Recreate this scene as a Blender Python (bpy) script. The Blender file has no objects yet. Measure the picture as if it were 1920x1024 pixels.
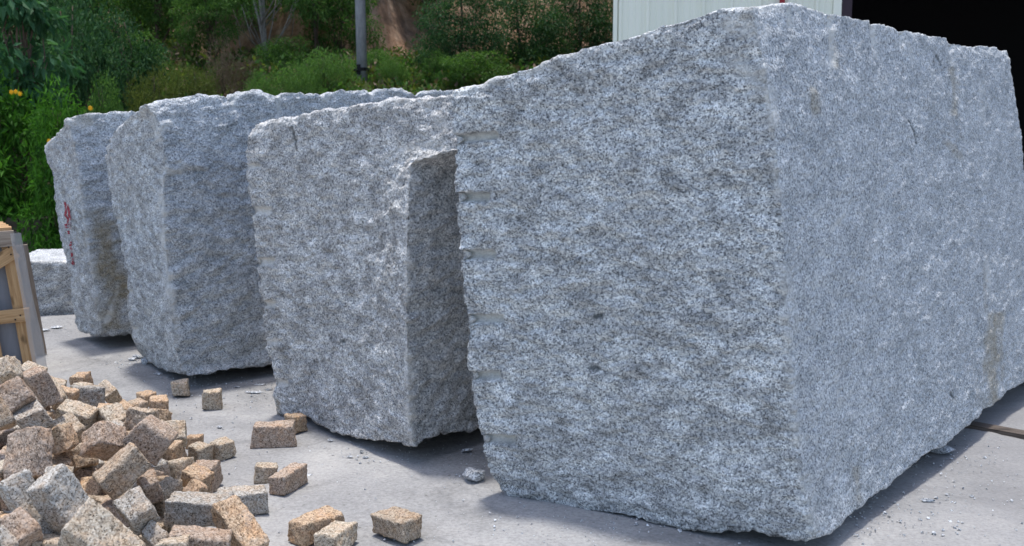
import bpy, math, random
import numpy as np
from mathutils import Vector, Quaternion, Matrix
from mathutils.bvhtree import BVHTree

# ------------------------------------------------------------------ camera, sky, sun
R = math.radians
scene = bpy.context.scene
COL = scene.collection
CAM_H = 1.5
PITCH = R(7.6)
FPX = 1866.7                      # focal length in pixels of the 1920 px wide photograph (35 mm lens)
cd = bpy.data.cameras.new('camera')
cd.lens = 35.0; cd.sensor_width = 36.0
cd.clip_start = 0.05; cd.clip_end = 2000
cd.dof.use_dof = True; cd.dof.focus_distance = 4.0; cd.dof.aperture_fstop = 5.0
cam = bpy.data.objects.new('camera', cd)
cam.location = (0, 0, CAM_H); cam.rotation_euler = (R(90) - PITCH, 0, 0)
COL.objects.link(cam); scene.camera = cam

SUN_EL, SUN_AZ_DIR = R(82), Vector((0.55, -0.835))      # horizontal direction in which shadows fall
world = bpy.data.worlds.new('World'); scene.world = world; world.use_nodes = True
wn = world.node_tree.nodes; wl = world.node_tree.links
sky = wn.new('ShaderNodeTexSky'); sky.sky_type = 'NISHITA'; sky.sun_disc = False
sky.sun_elevation = SUN_EL
sky.sun_rotation = math.atan2(-SUN_AZ_DIR.x, -SUN_AZ_DIR.y)
sky.air_density = 1.0; sky.dust_density = 2.0; sky.ozone_density = 1.0
bg = wn['Background']; wl.new(sky.outputs[0], bg.inputs[0]); bg.inputs[1].default_value = 0.15
sd = bpy.data.lights.new('sun', 'SUN'); sd.energy = 2.0; sd.angle = R(4); sd.color = (1.0, 0.96, 0.9)
sun = bpy.data.objects.new('sun', sd); COL.objects.link(sun)
ray_dir = Vector((SUN_AZ_DIR.x*math.cos(SUN_EL), SUN_AZ_DIR.y*math.cos(SUN_EL), -math.sin(SUN_EL)))
sun.rotation_euler = ray_dir.to_track_quat('-Z', 'Y').to_euler(); sun.location = (0, 0, 20)
vs = scene.view_settings
scene.display_settings.display_device = 'sRGB'
vs.view_transform = 'Standard'; vs.look = 'None'; vs.gamma = 1; vs.exposure = 0.80
scene.cycles.max_bounces = 6
scene.cycles.diffuse_bounces = 3
scene.cycles.transparent_max_bounces = 8

# ------------------------------------------------------------------ measuring helpers
CC, SS = math.cos(PITCH), math.sin(PITCH)
def ray(px, py):
    u = (px-960)/FPX; v = (512-py)/FPX
    return np.array([u, CC+v*SS, -SS+v*CC])
def at(px, py, Y):
    r = ray(px, py); return np.array([0, 0, CAM_H]) + r*(Y/r[1])
def on_ground(px, py, z=0.0):
    r = ray(px, py); return np.array([0, 0, CAM_H]) + r*((z-CAM_H)/r[2])
def project(P):
    P = np.asarray(P); y = P[..., 1]; z = P[..., 2]-CAM_H
    dz = y*CC-z*SS
    return 960+FPX*P[..., 0]/dz, 512-FPX*(y*SS+z*CC)/dz

# ------------------------------------------------------------------ noise (vectorised gradient noise)
_rs = np.random.RandomState(11)
_perm = _rs.permutation(256); _perm = np.concatenate([_perm, _perm, _perm])
_grad = _rs.normal(size=(256, 3)); _grad /= np.linalg.norm(_grad, axis=1)[:, None]
def perlin(p):
    p = np.asarray(p, float); i = np.floor(p).astype(int); f = p-i; i = i & 255
    u = f*f*f*(f*(f*6-15)+10)
    out = 0
    for dx in (0, 1):
        for dy in (0, 1):
            for dz in (0, 1):
                h = _perm[_perm[_perm[(i[:, 0]+dx) & 255]+((i[:, 1]+dy) & 255)]+((i[:, 2]+dz) & 255)]
                g = _grad[h]
                d = (g*(f-np.array([dx, dy, dz]))).sum(1)
                w = (u[:, 0] if dx else 1-u[:, 0])*(u[:, 1] if dy else 1-u[:, 1])*(u[:, 2] if dz else 1-u[:, 2])
                out = out+d*w
    return out*1.6
def fbm(p, octaves=3, gain=.5):
    a = 1; s = 0
    for k in range(octaves):
        s = s+a*perlin(np.asarray(p)*2**k+17.3*k); a *= gain
    return s

# ------------------------------------------------------------------ object helpers
def tag(o, label=None, cat=None, group=None, kind=None):
    if label: o['label'] = label
    if cat: o['category'] = cat
    if group: o['group'] = group
    if kind: o['kind'] = kind
    return o
def mesh_obj(name, verts, faces, mats, parent=None, smooth=True, midx=None, attrs=None):
    me = bpy.data.meshes.new(name)
    verts = np.asarray(verts, float)
    me.from_pydata(verts.tolist() if len(verts) else [], [], [list(map(int, f)) for f in faces])
    for m in (mats if isinstance(mats, (list, tuple)) else [mats]): me.materials.append(m)
    if midx is not None: me.polygons.foreach_set('material_index', np.asarray(midx, dtype=np.int32))
    if smooth: me.polygons.foreach_set('use_smooth', np.ones(len(me.polygons), dtype=bool))
    for k, v in (attrs or {}).items():
        a = me.attributes.new(k, 'FLOAT', 'POINT'); a.data.foreach_set('value', np.asarray(v, dtype=np.float32))
    me.update()
    o = bpy.data.objects.new(name, me); COL.objects.link(o)
    if parent: o.parent = parent
    return o
def empty(name, loc=(0, 0, 0), rz=0):
    o = bpy.data.objects.new(name, None); COL.objects.link(o); o.location = loc; o.rotation_euler = (0, 0, rz)
    o.empty_display_size = .1
    return o
class MB:
    def __init__(s): s.v = []; s.f = []
    def box(s, x0, x1, y0, y1, z0, z1, T=None):
        n = len(s.v)
        P = [(x0,y0,z0),(x1,y0,z0),(x1,y1,z0),(x0,y1,z0),(x0,y0,z1),(x1,y0,z1),(x1,y1,z1),(x0,y1,z1)]
        if T is not None: P = [tuple(T @ Vector(p)) for p in P]
        s.v += P; s.f += [[n+i for i in q] for q in ((0,3,2,1),(4,5,6,7),(0,1,5,4),(1,2,6,5),(2,3,7,6),(3,0,4,7))]
        return s
    def tube(s, pts, radii, seg=10, cap=True):
        pts = [Vector(p) for p in pts]; rings = []
        for i, p in enumerate(pts):
            t = (pts[min(i+1, len(pts)-1)]-pts[max(i-1, 0)]).normalized()
            a = t.orthogonal().normalized() if abs(t.z) < .9 else (Vector((1, 0, 0))-t*t.x).normalized()
            b = t.cross(a); n = len(s.v); r = radii[i] if hasattr(radii, '__len__') else radii
            for k in range(seg):
                an = 2*math.pi*k/seg; s.v.append(tuple(p+(a*math.cos(an)+b*math.sin(an))*r))
            rings.append(n)
        for i in range(len(rings)-1):
            for k in range(seg):
                k2 = (k+1) % seg
                s.f.append([rings[i]+k, rings[i]+k2, rings[i+1]+k2, rings[i+1]+k])
        if cap:
            s.f.append([rings[0]+k for k in range(seg)][::-1]); s.f.append([rings[-1]+k for k in range(seg)])
        return s
    def build(s, name, mat, parent=None, smooth=False): return mesh_obj(name, s.v, s.f, mat, parent, smooth)

# ------------------------------------------------------------------ materials
class NT:
    def __init__(s, name):
        s.m = bpy.data.materials.new(name); s.m.use_nodes = True
        s.t = s.m.node_tree; s.n = s.t.nodes; s.l = s.t.links; s.b = s.n['Principled BSDF']
        s.b.inputs['Specular IOR Level'].default_value = .3
    def new(s, typ, **kw):
        o = s.n.new(typ)
        for k, v in kw.items(): setattr(o, k, v)
        return o
    def link(s, a, b): s.l.new(a, b); return s
    def coord(s, kind='Object', scale=(1, 1, 1), rot=(0, 0, 0)):
        tc = s.new('ShaderNodeTexCoord'); mp = s.new('ShaderNodeMapping'); mp.inputs['Scale'].default_value = scale; mp.inputs['Rotation'].default_value = rot
        s.link(tc.outputs[kind], mp.inputs[0]); return mp.outputs[0]
    def noise(s, vec, scale, detail=2, rough=.5, dist=0):
        o = s.new('ShaderNodeTexNoise'); o.inputs['Scale'].default_value = scale; o.inputs['Detail'].default_value = detail
        o.inputs['Roughness'].default_value = rough; o.inputs['Distortion'].default_value = dist
        s.link(vec, o.inputs['Vector']); return o.outputs[0]
    def voro(s, vec, scale, out='Color', feature='F1'):
        o = s.new('ShaderNodeTexVoronoi', feature=feature); o.inputs['Scale'].default_value = scale
        s.link(vec, o.inputs['Vector']); return o.outputs[out]
    def ramp(s, fac, stops, interp='LINEAR'):
        o = s.new('ShaderNodeValToRGB'); e = o.color_ramp; e.interpolation = interp
        while len(e.elements) > 1: e.elements.remove(e.elements[-1])
        for i, (p, c) in enumerate(stops):
            el = e.elements[0] if i == 0 else e.elements.new(p)
            el.position = p; c = c if hasattr(c, '__len__') else (c, c, c); el.color = (*c[:3], 1)
        s.link(fac, o.inputs[0]); return o.outputs[0]
    def mix(s, fac, a, b, mode='MIX'):
        o = s.new('ShaderNodeMix', data_type='RGBA', blend_type=mode)
        for v, k in ((fac, 0), (a, 6), (b, 7)):
            if hasattr(v, 'is_output') or hasattr(v, 'links'): s.link(v, o.inputs[k])
            elif k == 0: o.inputs[0].default_value = v
            else: o.inputs[k].default_value = (*v, 1) if hasattr(v, '__len__') else (v, v, v, 1)
        return o.outputs[2]
    def math(s, op, a, b=0):
        o = s.new('ShaderNodeMath', operation=op)
        for v, k in ((a, 0), (b, 1)):
            if hasattr(v, 'links'): s.link(v, o.inputs[k])
            else: o.inputs[k].default_value = v
        return o.outputs[0]
    def sep(s, col, k=0):
        o = s.new('ShaderNodeSeparateColor'); s.link(col, o.inputs[0]); return o.outputs[k]
    def attr(s, name):
        o = s.new('ShaderNodeAttribute', attribute_name=name); return o.outputs['Fac']
    def bump(s, height, strength=.5, dist=.01, prev=None):
        o = s.new('ShaderNodeBump'); o.inputs['Strength'].default_value = strength; o.inputs['Distance'].default_value = dist
        s.link(height, o.inputs['Height'])
        if prev is not None: s.link(prev, o.inputs['Normal'])
        return o.outputs[0]
    def done(s, color=None, rough=.8, normal=None):
        if color is not None:
            if hasattr(color, 'links'): s.link(color, s.b.inputs['Base Color'])
            else: s.b.inputs['Base Color'].default_value = (*color, 1)
        if hasattr(rough, 'links'): s.link(rough, s.b.inputs['Roughness'])
        else: s.b.inputs['Roughness'].default_value = rough
        if normal is not None: s.link(normal, s.b.inputs['Normal'])
        return s.m

def granite_material(name, warm=(1, 1, 1), bs=.65):
    t = NT(name); v = t.coord()
    # mineral grains: dark mica, grey quartz, pale feldspar
    g1 = t.sep(t.voro(v, 165), 0)
    dist = t.noise(v, 210, 3, .65)
    k = t.math('ADD', t.math('MULTIPLY', g1, .55), t.math('MULTIPLY', t.noise(v, 92, 3, .7), .9))
    k = t.math('ADD', k, t.math('MULTIPLY', t.math('SUBTRACT', dist, .5), .8))
    grain = t.ramp(k, [(.30, (.06, .065, .07)), (.46, (.22, .23, .25)), (.68, (.46, .475, .50)), (.92, (.72, .73, .75)), (1.0, (.82, .82, .83))])
    # broad patches of weathering (brown grey) and fresh break (pale)
    vp = t.coord(scale=(1, 1, 1.55), rot=(0, .5, 0))
    n1 = t.noise(vp, 8.5, 9, .76, .3)
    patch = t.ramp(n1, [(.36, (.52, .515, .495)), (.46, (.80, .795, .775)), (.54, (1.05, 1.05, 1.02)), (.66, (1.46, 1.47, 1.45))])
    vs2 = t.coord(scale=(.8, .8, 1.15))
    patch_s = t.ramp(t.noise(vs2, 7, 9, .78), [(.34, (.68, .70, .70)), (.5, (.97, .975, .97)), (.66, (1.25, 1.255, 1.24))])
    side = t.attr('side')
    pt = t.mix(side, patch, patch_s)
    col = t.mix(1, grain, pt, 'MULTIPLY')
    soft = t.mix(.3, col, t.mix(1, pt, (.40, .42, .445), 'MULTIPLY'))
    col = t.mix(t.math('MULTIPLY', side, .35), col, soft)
    # large single crystals
    big = t.ramp(t.sep(t.voro(v, 48), 1), [(.955, 0.0), (.965, .75)])
    near_c = t.ramp(t.voro(v, 48, 'Distance'), [(.28, 1.0), (.42, 0.0)])
    col = t.mix(t.math('MULTIPLY', big, near_c), col, (.74, .74, .72))
    # tan seams, pale crushed dust, and the painted highlight on one ledge
    n = t.noise(v, 35, 5, .75)
    st = t.math('MULTIPLY', t.attr('stain'), t.math('ADD', t.math('MULTIPLY', n, 1.4), .15))
    col = t.mix(st, col, t.ramp(k, [(.3, (.15, .125, .085)), (.9, (.46, .40, .30))]))
    pl = t.math('MULTIPLY', t.attr('pale'), t.math('ADD', t.math('MULTIPLY', n, 1.1), .25))
    col = t.mix(pl, col, (.72, .71, .68))
    col = t.mix(t.attr('dark'), col, (.05, .06, .06))
    col = t.mix(1, col, warm, 'MULTIPLY')
    # split rock: small conchoidal chips with crisp arrises over finer crumble
    vc = t.new('ShaderNodeVectorMath', operation='ADD')
    nd = t.new('ShaderNodeTexNoise'); nd.inputs['Scale'].default_value = 9; nd.inputs['Detail'].default_value = 3; t.link(vp, nd.inputs['Vector'])
    sc = t.new('ShaderNodeVectorMath', operation='SCALE'); sc.inputs['Scale'].default_value = .09; t.link(nd.outputs['Color'], sc.inputs[0])
    t.link(vp, vc.inputs[0]); t.link(sc.outputs[0], vc.inputs[1])
    chips = t.voro(vc.outputs[0], 17, 'Distance'); chips2 = t.voro(vc.outputs[0], 41, 'Distance')
    hgt = t.math('ADD', t.math('MULTIPLY', chips, 1.0), t.math('MULTIPLY', chips2, .45))
    hgt = t.math('ADD', hgt, t.math('MULTIPLY', t.noise(vp, 38, 7, .75), 1.0))
    b1 = t.bump(hgt, bs, .014)
    b2 = t.bump(k, .45, .004, b1)
    return t.done(col, .62, b2)
M = {}
M['granite'] = granite_material('grey_granite', (.97, .985, .975))
M['granite_warm'] = granite_material('warm_grey_granite', (1.02, 1.0, .965), .8)
M['granite_cool'] = granite_material('blue_grey_granite', (1.0, 1.02, 1.02), .9)
M['granite_pale'] = granite_material('pale_granite', (1.02, 1.02, 1.0))
M['chip'] = granite_material('granite_chip_stone', (.95, .97, 1.0), .12)

def sett_material():
    t = NT('sett_granite'); v = t.coord()
    oi = t.new('ShaderNodeObjectInfo')
    g1 = t.sep(t.voro(v, 210), 0)
    k = t.math('ADD', t.math('MULTIPLY', g1, .6), t.math('MULTIPLY', t.noise(v, 95, 3, .7), .75))
    grain = t.ramp(k, [(.27, (.12, .11, .11)), (.36, (.42, .40, .37)), (.62, (.95, .93, .90)), (.85, (1.25, 1.28, 1.3)), (1.0, (1.5, 1.58, 1.65))])
    speck = t.ramp(t.noise(v, 130, 2, .5), [(.30, (.12, .12, .13)), (.37, (1, 1, 1))])
    col = t.mix(1, t.mix(1, grain, speck, 'MULTIPLY'), oi.outputs['Color'], 'MULTIPLY')
    rust = t.ramp(t.noise(v, 14, 4, .7), [(.45, (1, 1, 1)), (.72, (1.08, .88, .70))])
    col = t.mix(1, col, rust, 'MULTIPLY')
    dust = t.ramp(t.noise(v, 22, 4, .7), [(.5, 0.0), (.8, .5)])
    col = t.mix(dust, col, (.5, .47, .43))
    b1 = t.bump(t.noise(v, 45, 5, .7), .8, .008)
    return t.done(col, .8, t.bump(k, .4, .002, b1))
M['sett'] = sett_material()

def ground_material():
    t = NT('dusty_concrete'); v = t.coord('Object')
    base = t.ramp(t.noise(v, .9, 6, .6, .6), [(.3, (.27, .268, .266)), (.5, (.352, .350, .347)), (.7, (.425, .417, .405))])
    streak = t.ramp(t.noise(t.coord(scale=(1, 1.25, 1)), 1.7, 7, .7, .5), [(.34, (.70, .705, .71)), (.46, (.93, .93, .93)), (.56, (1.0, 1.0, 1.0)), (.68, (1.14, 1.13, 1.11))])
    col = t.mix(1, base, streak, 'MULTIPLY')
    fine = t.ramp(t.noise(v, 60, 5, .75), [(.3, (.68, .67, .67)), (.55, (1.0, 1.0, 1.0)), (.8, (1.2, 1.2, 1.2))])
    col = t.mix(1, col, fine, 'MULTIPLY')
    spots = t.ramp(t.noise(v, 24, 3, .6), [(.27, (.55, .54, .52)), (.34, (1, 1, 1))])
    col = t.mix(1, col, spots, 'MULTIPLY')
    geo = t.new('ShaderNodeNewGeometry'); sx = t.new('ShaderNodeSeparateXYZ'); t.link(geo.outputs['Position'], sx.inputs[0])
    wet = t.math('ADD', t.math('MULTIPLY', sx.outputs[0], .45), t.math('MULTIPLY', t.noise(v, 1.3, 6, .65, .4), 2.2))
    col = t.mix(t.ramp(wet, [(.0, 0.0), (1.0, 1.0)]) if False else t.ramp(t.math('MULTIPLY', wet, .4), [(.62, 0.0), (.92, .55)]), col, (.225, .22, .222))
    crack = t.new('ShaderNodeTexVoronoi', feature='DISTANCE_TO_EDGE'); crack.inputs['Scale'].default_value = .55
    cw = t.new('ShaderNodeVectorMath', operation='ADD'); cn = t.new('ShaderNodeTexNoise'); cn.inputs['Scale'].default_value = 2.5; cn.inputs['Detail'].default_value = 5
    cs = t.new('ShaderNodeVectorMath', operation='SCALE'); cs.inputs['Scale'].default_value = .5; t.link(v, cn.inputs['Vector']); t.link(cn.outputs['Color'], cs.inputs[0]); t.link(v, cw.inputs[0]); t.link(cs.outputs[0], cw.inputs[1]); t.link(cw.outputs[0], crack.inputs['Vector'])
    cr = t.ramp(crack.outputs[0], [(.0015, .55), (.006, 0.0)])
    col = t.mix(t.math('MULTIPLY', cr, t.ramp(t.noise(v, 1.1, 3, .6), [(.45, 0.0), (.6, 1.0)])), col, (.16, .155, .15))
    damp = t.ramp(t.noise(v, 3.1, 4, .6, .8), [(.60, 0.0), (.72, .4)])
    col = t.mix(damp, col, (.21, .215, .225))
    b = t.bump(t.noise(v, 14, 6, .7), .5, .02); b = t.bump(t.noise(v, 90, 4, .7), .5, .004, b)
    return t.done(col, .85, b)
M['ground'] = ground_material()

def wood_material(name, c0, c1, c2):
    t = NT(name); v = t.coord(scale=(1.2, 26, 26))
    n = t.noise(v, 3.2, 5, .6, .8)
    col = t.ramp(n, [(.3, c0), (.5, c1), (.72, c2)])
    kn = t.noise(t.coord(scale=(4, 10, 10)), 1.6, 2, .5)
    col = t.mix(t.ramp(kn, [(.66, 0.0), (.76, .75)]), col, tuple(x*.35 for x in c0))
    return t.done(col, .75, t.bump(n, .4, .004))
M['wood'] = wood_material('pine_wood', (.30, .17, .075), (.46, .28, .135), (.58, .39, .21))
M['wood_grey'] = wood_material('weathered_wood', (.20, .15, .11), (.33, .26, .20), (.43, .36, .29))
M['wood_dark'] = wood_material('dark_wood', (.055, .045, .038), (.11, .088, .072), (.17, .14, .12))
t = NT('stone_slab_grey'); v = t.coord(scale=(12, 12, 1)); M['slab'] = t.done(t.ramp(t.noise(v, 2, 4, .6), [(.3, (.19, .195, .215)), (.7, (.25, .255, .28))]), .6)
t = NT('plastic_film'); v = t.coord()
t.b.inputs['Alpha'].default_value = .4; t.b.inputs['Specular IOR Level'].default_value = .6
M['film'] = t.done((.60, .58, .56), .3, t.bump(t.noise(v, 14, 4, .6), .6, .02))
t = NT('red_paint'); v = t.coord(); t.link(t.ramp(t.noise(v, 60, 4, .7), [(.30, 0.0), (.40, 1.0)]), t.b.inputs['Alpha']); M['red'] = t.done((.30, .015, .035), .7)

def leaf_material(name, c0, c1, c2, trans=.35):
    t = NT(name)
    geo = t.new('ShaderNodeNewGeometry')
    col = t.ramp(geo.outputs['Random Per Island'], [(0, c0), (.5, c1), (1, c2)])
    cl = t.ramp(t.noise(t.coord(), 1.7, 3, .6), [(.35, (.6, .65, .6)), (.62, (1.2, 1.18, 1.1))])
    col = t.mix(1, col, cl, 'MULTIPLY')
    t.b.inputs['Specular IOR Level'].default_value = .15
    m = t.done(col, .6)
    tr = t.new('ShaderNodeBsdfTranslucent'); mx = t.new('ShaderNodeMixShader'); mx.inputs[0].default_value = trans
    t.link(t.mix(1, col, (1.15, 1.3, .6), 'MULTIPLY'), tr.inputs[0])
    out = t.n['Material Output']
    t.link(t.b.outputs[0], mx.inputs[1]); t.link(tr.outputs[0], mx.inputs[2]); t.link(mx.outputs[0], out.inputs[0])
    return m
M['leaf_blue'] = leaf_material('leaf_blue_green', (.028, .085, .04), (.045, .13, .06), (.09, .2, .11))
M['leaf_bright'] = leaf_material('leaf_bright_green', (.026, .09, .012), (.05, .15, .018), (.09, .23, .035))
M['leaf_mid'] = leaf_material('leaf_mid_green', (.04, .10, .026), (.075, .165, .04), (.14, .25, .075))
M['leaf_dark'] = leaf_material('leaf_dark_green', (.022, .065, .028), (.042, .11, .045), (.085, .17, .075), .25)
M['leaf_olive'] = leaf_material('leaf_olive', (.07, .095, .025), (.11, .14, .04), (.17, .2, .07))
M['leaf_fine'] = leaf_material('leaf_light_fine', (.06, .13, .035), (.10, .2, .055), (.16, .28, .09))
M['leaf_dry'] = leaf_material('dry_twig_leaf', (.13, .085, .06), (.2, .14, .1), (.28, .21, .16), .1)
t = NT('yellow_petal'); M['petal'] = t.done((.8, .42, .01), .6)
t = NT('bark_pale'); v = t.coord(scale=(1, 1, .3)); n = t.noise(v, 14, 5, .7); M['bark_pale'] = t.done(t.ramp(n, [(.3, (.15, .13, .11)), (.7, (.38, .35, .32))]), .9, t.bump(n, .5, .02))
t = NT('bark_brown'); v = t.coord(scale=(1, 1, .3)); n = t.noise(v, 14, 5, .7); M['bark_brown'] = t.done(t.ramp(n, [(.3, (.06, .045, .035)), (.7, (.17, .12, .09))]), .9, t.bump(n, .5, .02))

def earth_material():
    t = NT('hillside_earth'); v = t.coord()
    geo = t.new('ShaderNodeNewGeometry'); sx = t.new('ShaderNodeSeparateXYZ'); t.link(geo.outputs['True Normal'], sx.inputs[0])
    n = t.noise(v, .7, 6, .65)
    streak = t.noise(t.coord(scale=(3, 3, .35)), 1.5, 5, .7)
    clay = t.ramp(streak, [(.28, (.15, .085, .05)), (.46, (.36, .21, .12)), (.66, (.54, .37, .25))])
    scrub = t.ramp(t.noise(v, 3, 6, .7), [(.3, (.045, .055, .022)), (.5, (.10, .10, .045)), (.7, (.22, .16, .10))])
    clay = t.mix(t.ramp(t.noise(v, 1.1, 7, .7, .6), [(.46, 0.0), (.6, .8)]), clay, (.10, .07, .05))
    steep = t.ramp(t.math('ADD', sx.outputs[2], t.math('MULTIPLY', t.math('SUBTRACT', n, .5), .9)), [(.62, 1.0), (.80, 0.0)])
    col = t.mix(steep, scrub, clay)
    return t.done(col, .95, t.bump(t.noise(v, 4, 7, .7), .8, .15))
M['earth'] = earth_material()
t = NT('shed_cladding'); v = t.coord(); n = t.noise(t.coord(scale=(1, 1, .15)), 2.5, 5, .6)
M['clad'] = t.done(t.ramp(n, [(.3, (.74, .76, .64)), (.7, (.82, .83, .71))]), .45)
t = NT('shed_inside_shade'); M['inside'] = t.done((.012, .012, .014), .95)  # near-black colour paints in the deep shade of the open bay
t = NT('shed_frame'); M['frame'] = t.done((.035, .022, .03), .6)
t = NT('red_pipe'); M['redpipe'] = t.done((.28, .025, .03), .45)
t = NT('pole_concrete'); v = t.coord(scale=(1, 1, .4)); n = t.noise(v, 12, 6, .7); M['pole'] = t.done(t.ramp(n, [(.3, (.20, .2, .21)), (.55, (.31, .31, .32)), (.75, (.38, .38, .38))]), .9, t.bump(n, .4, .01))
t = NT('black_band'); M['black'] = t.done((.012, .012, .013), .7)
t = NT('old_wall_stone'); v = t.coord(); n = t.noise(v, 3, 6, .7); M['oldwall'] = t.done(t.ramp(n, [(.3, (.035, .03, .022)), (.6, (.09, .08, .06)), (.75, (.14, .12, .1))]), .95, t.bump(n, .7, .05))
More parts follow.
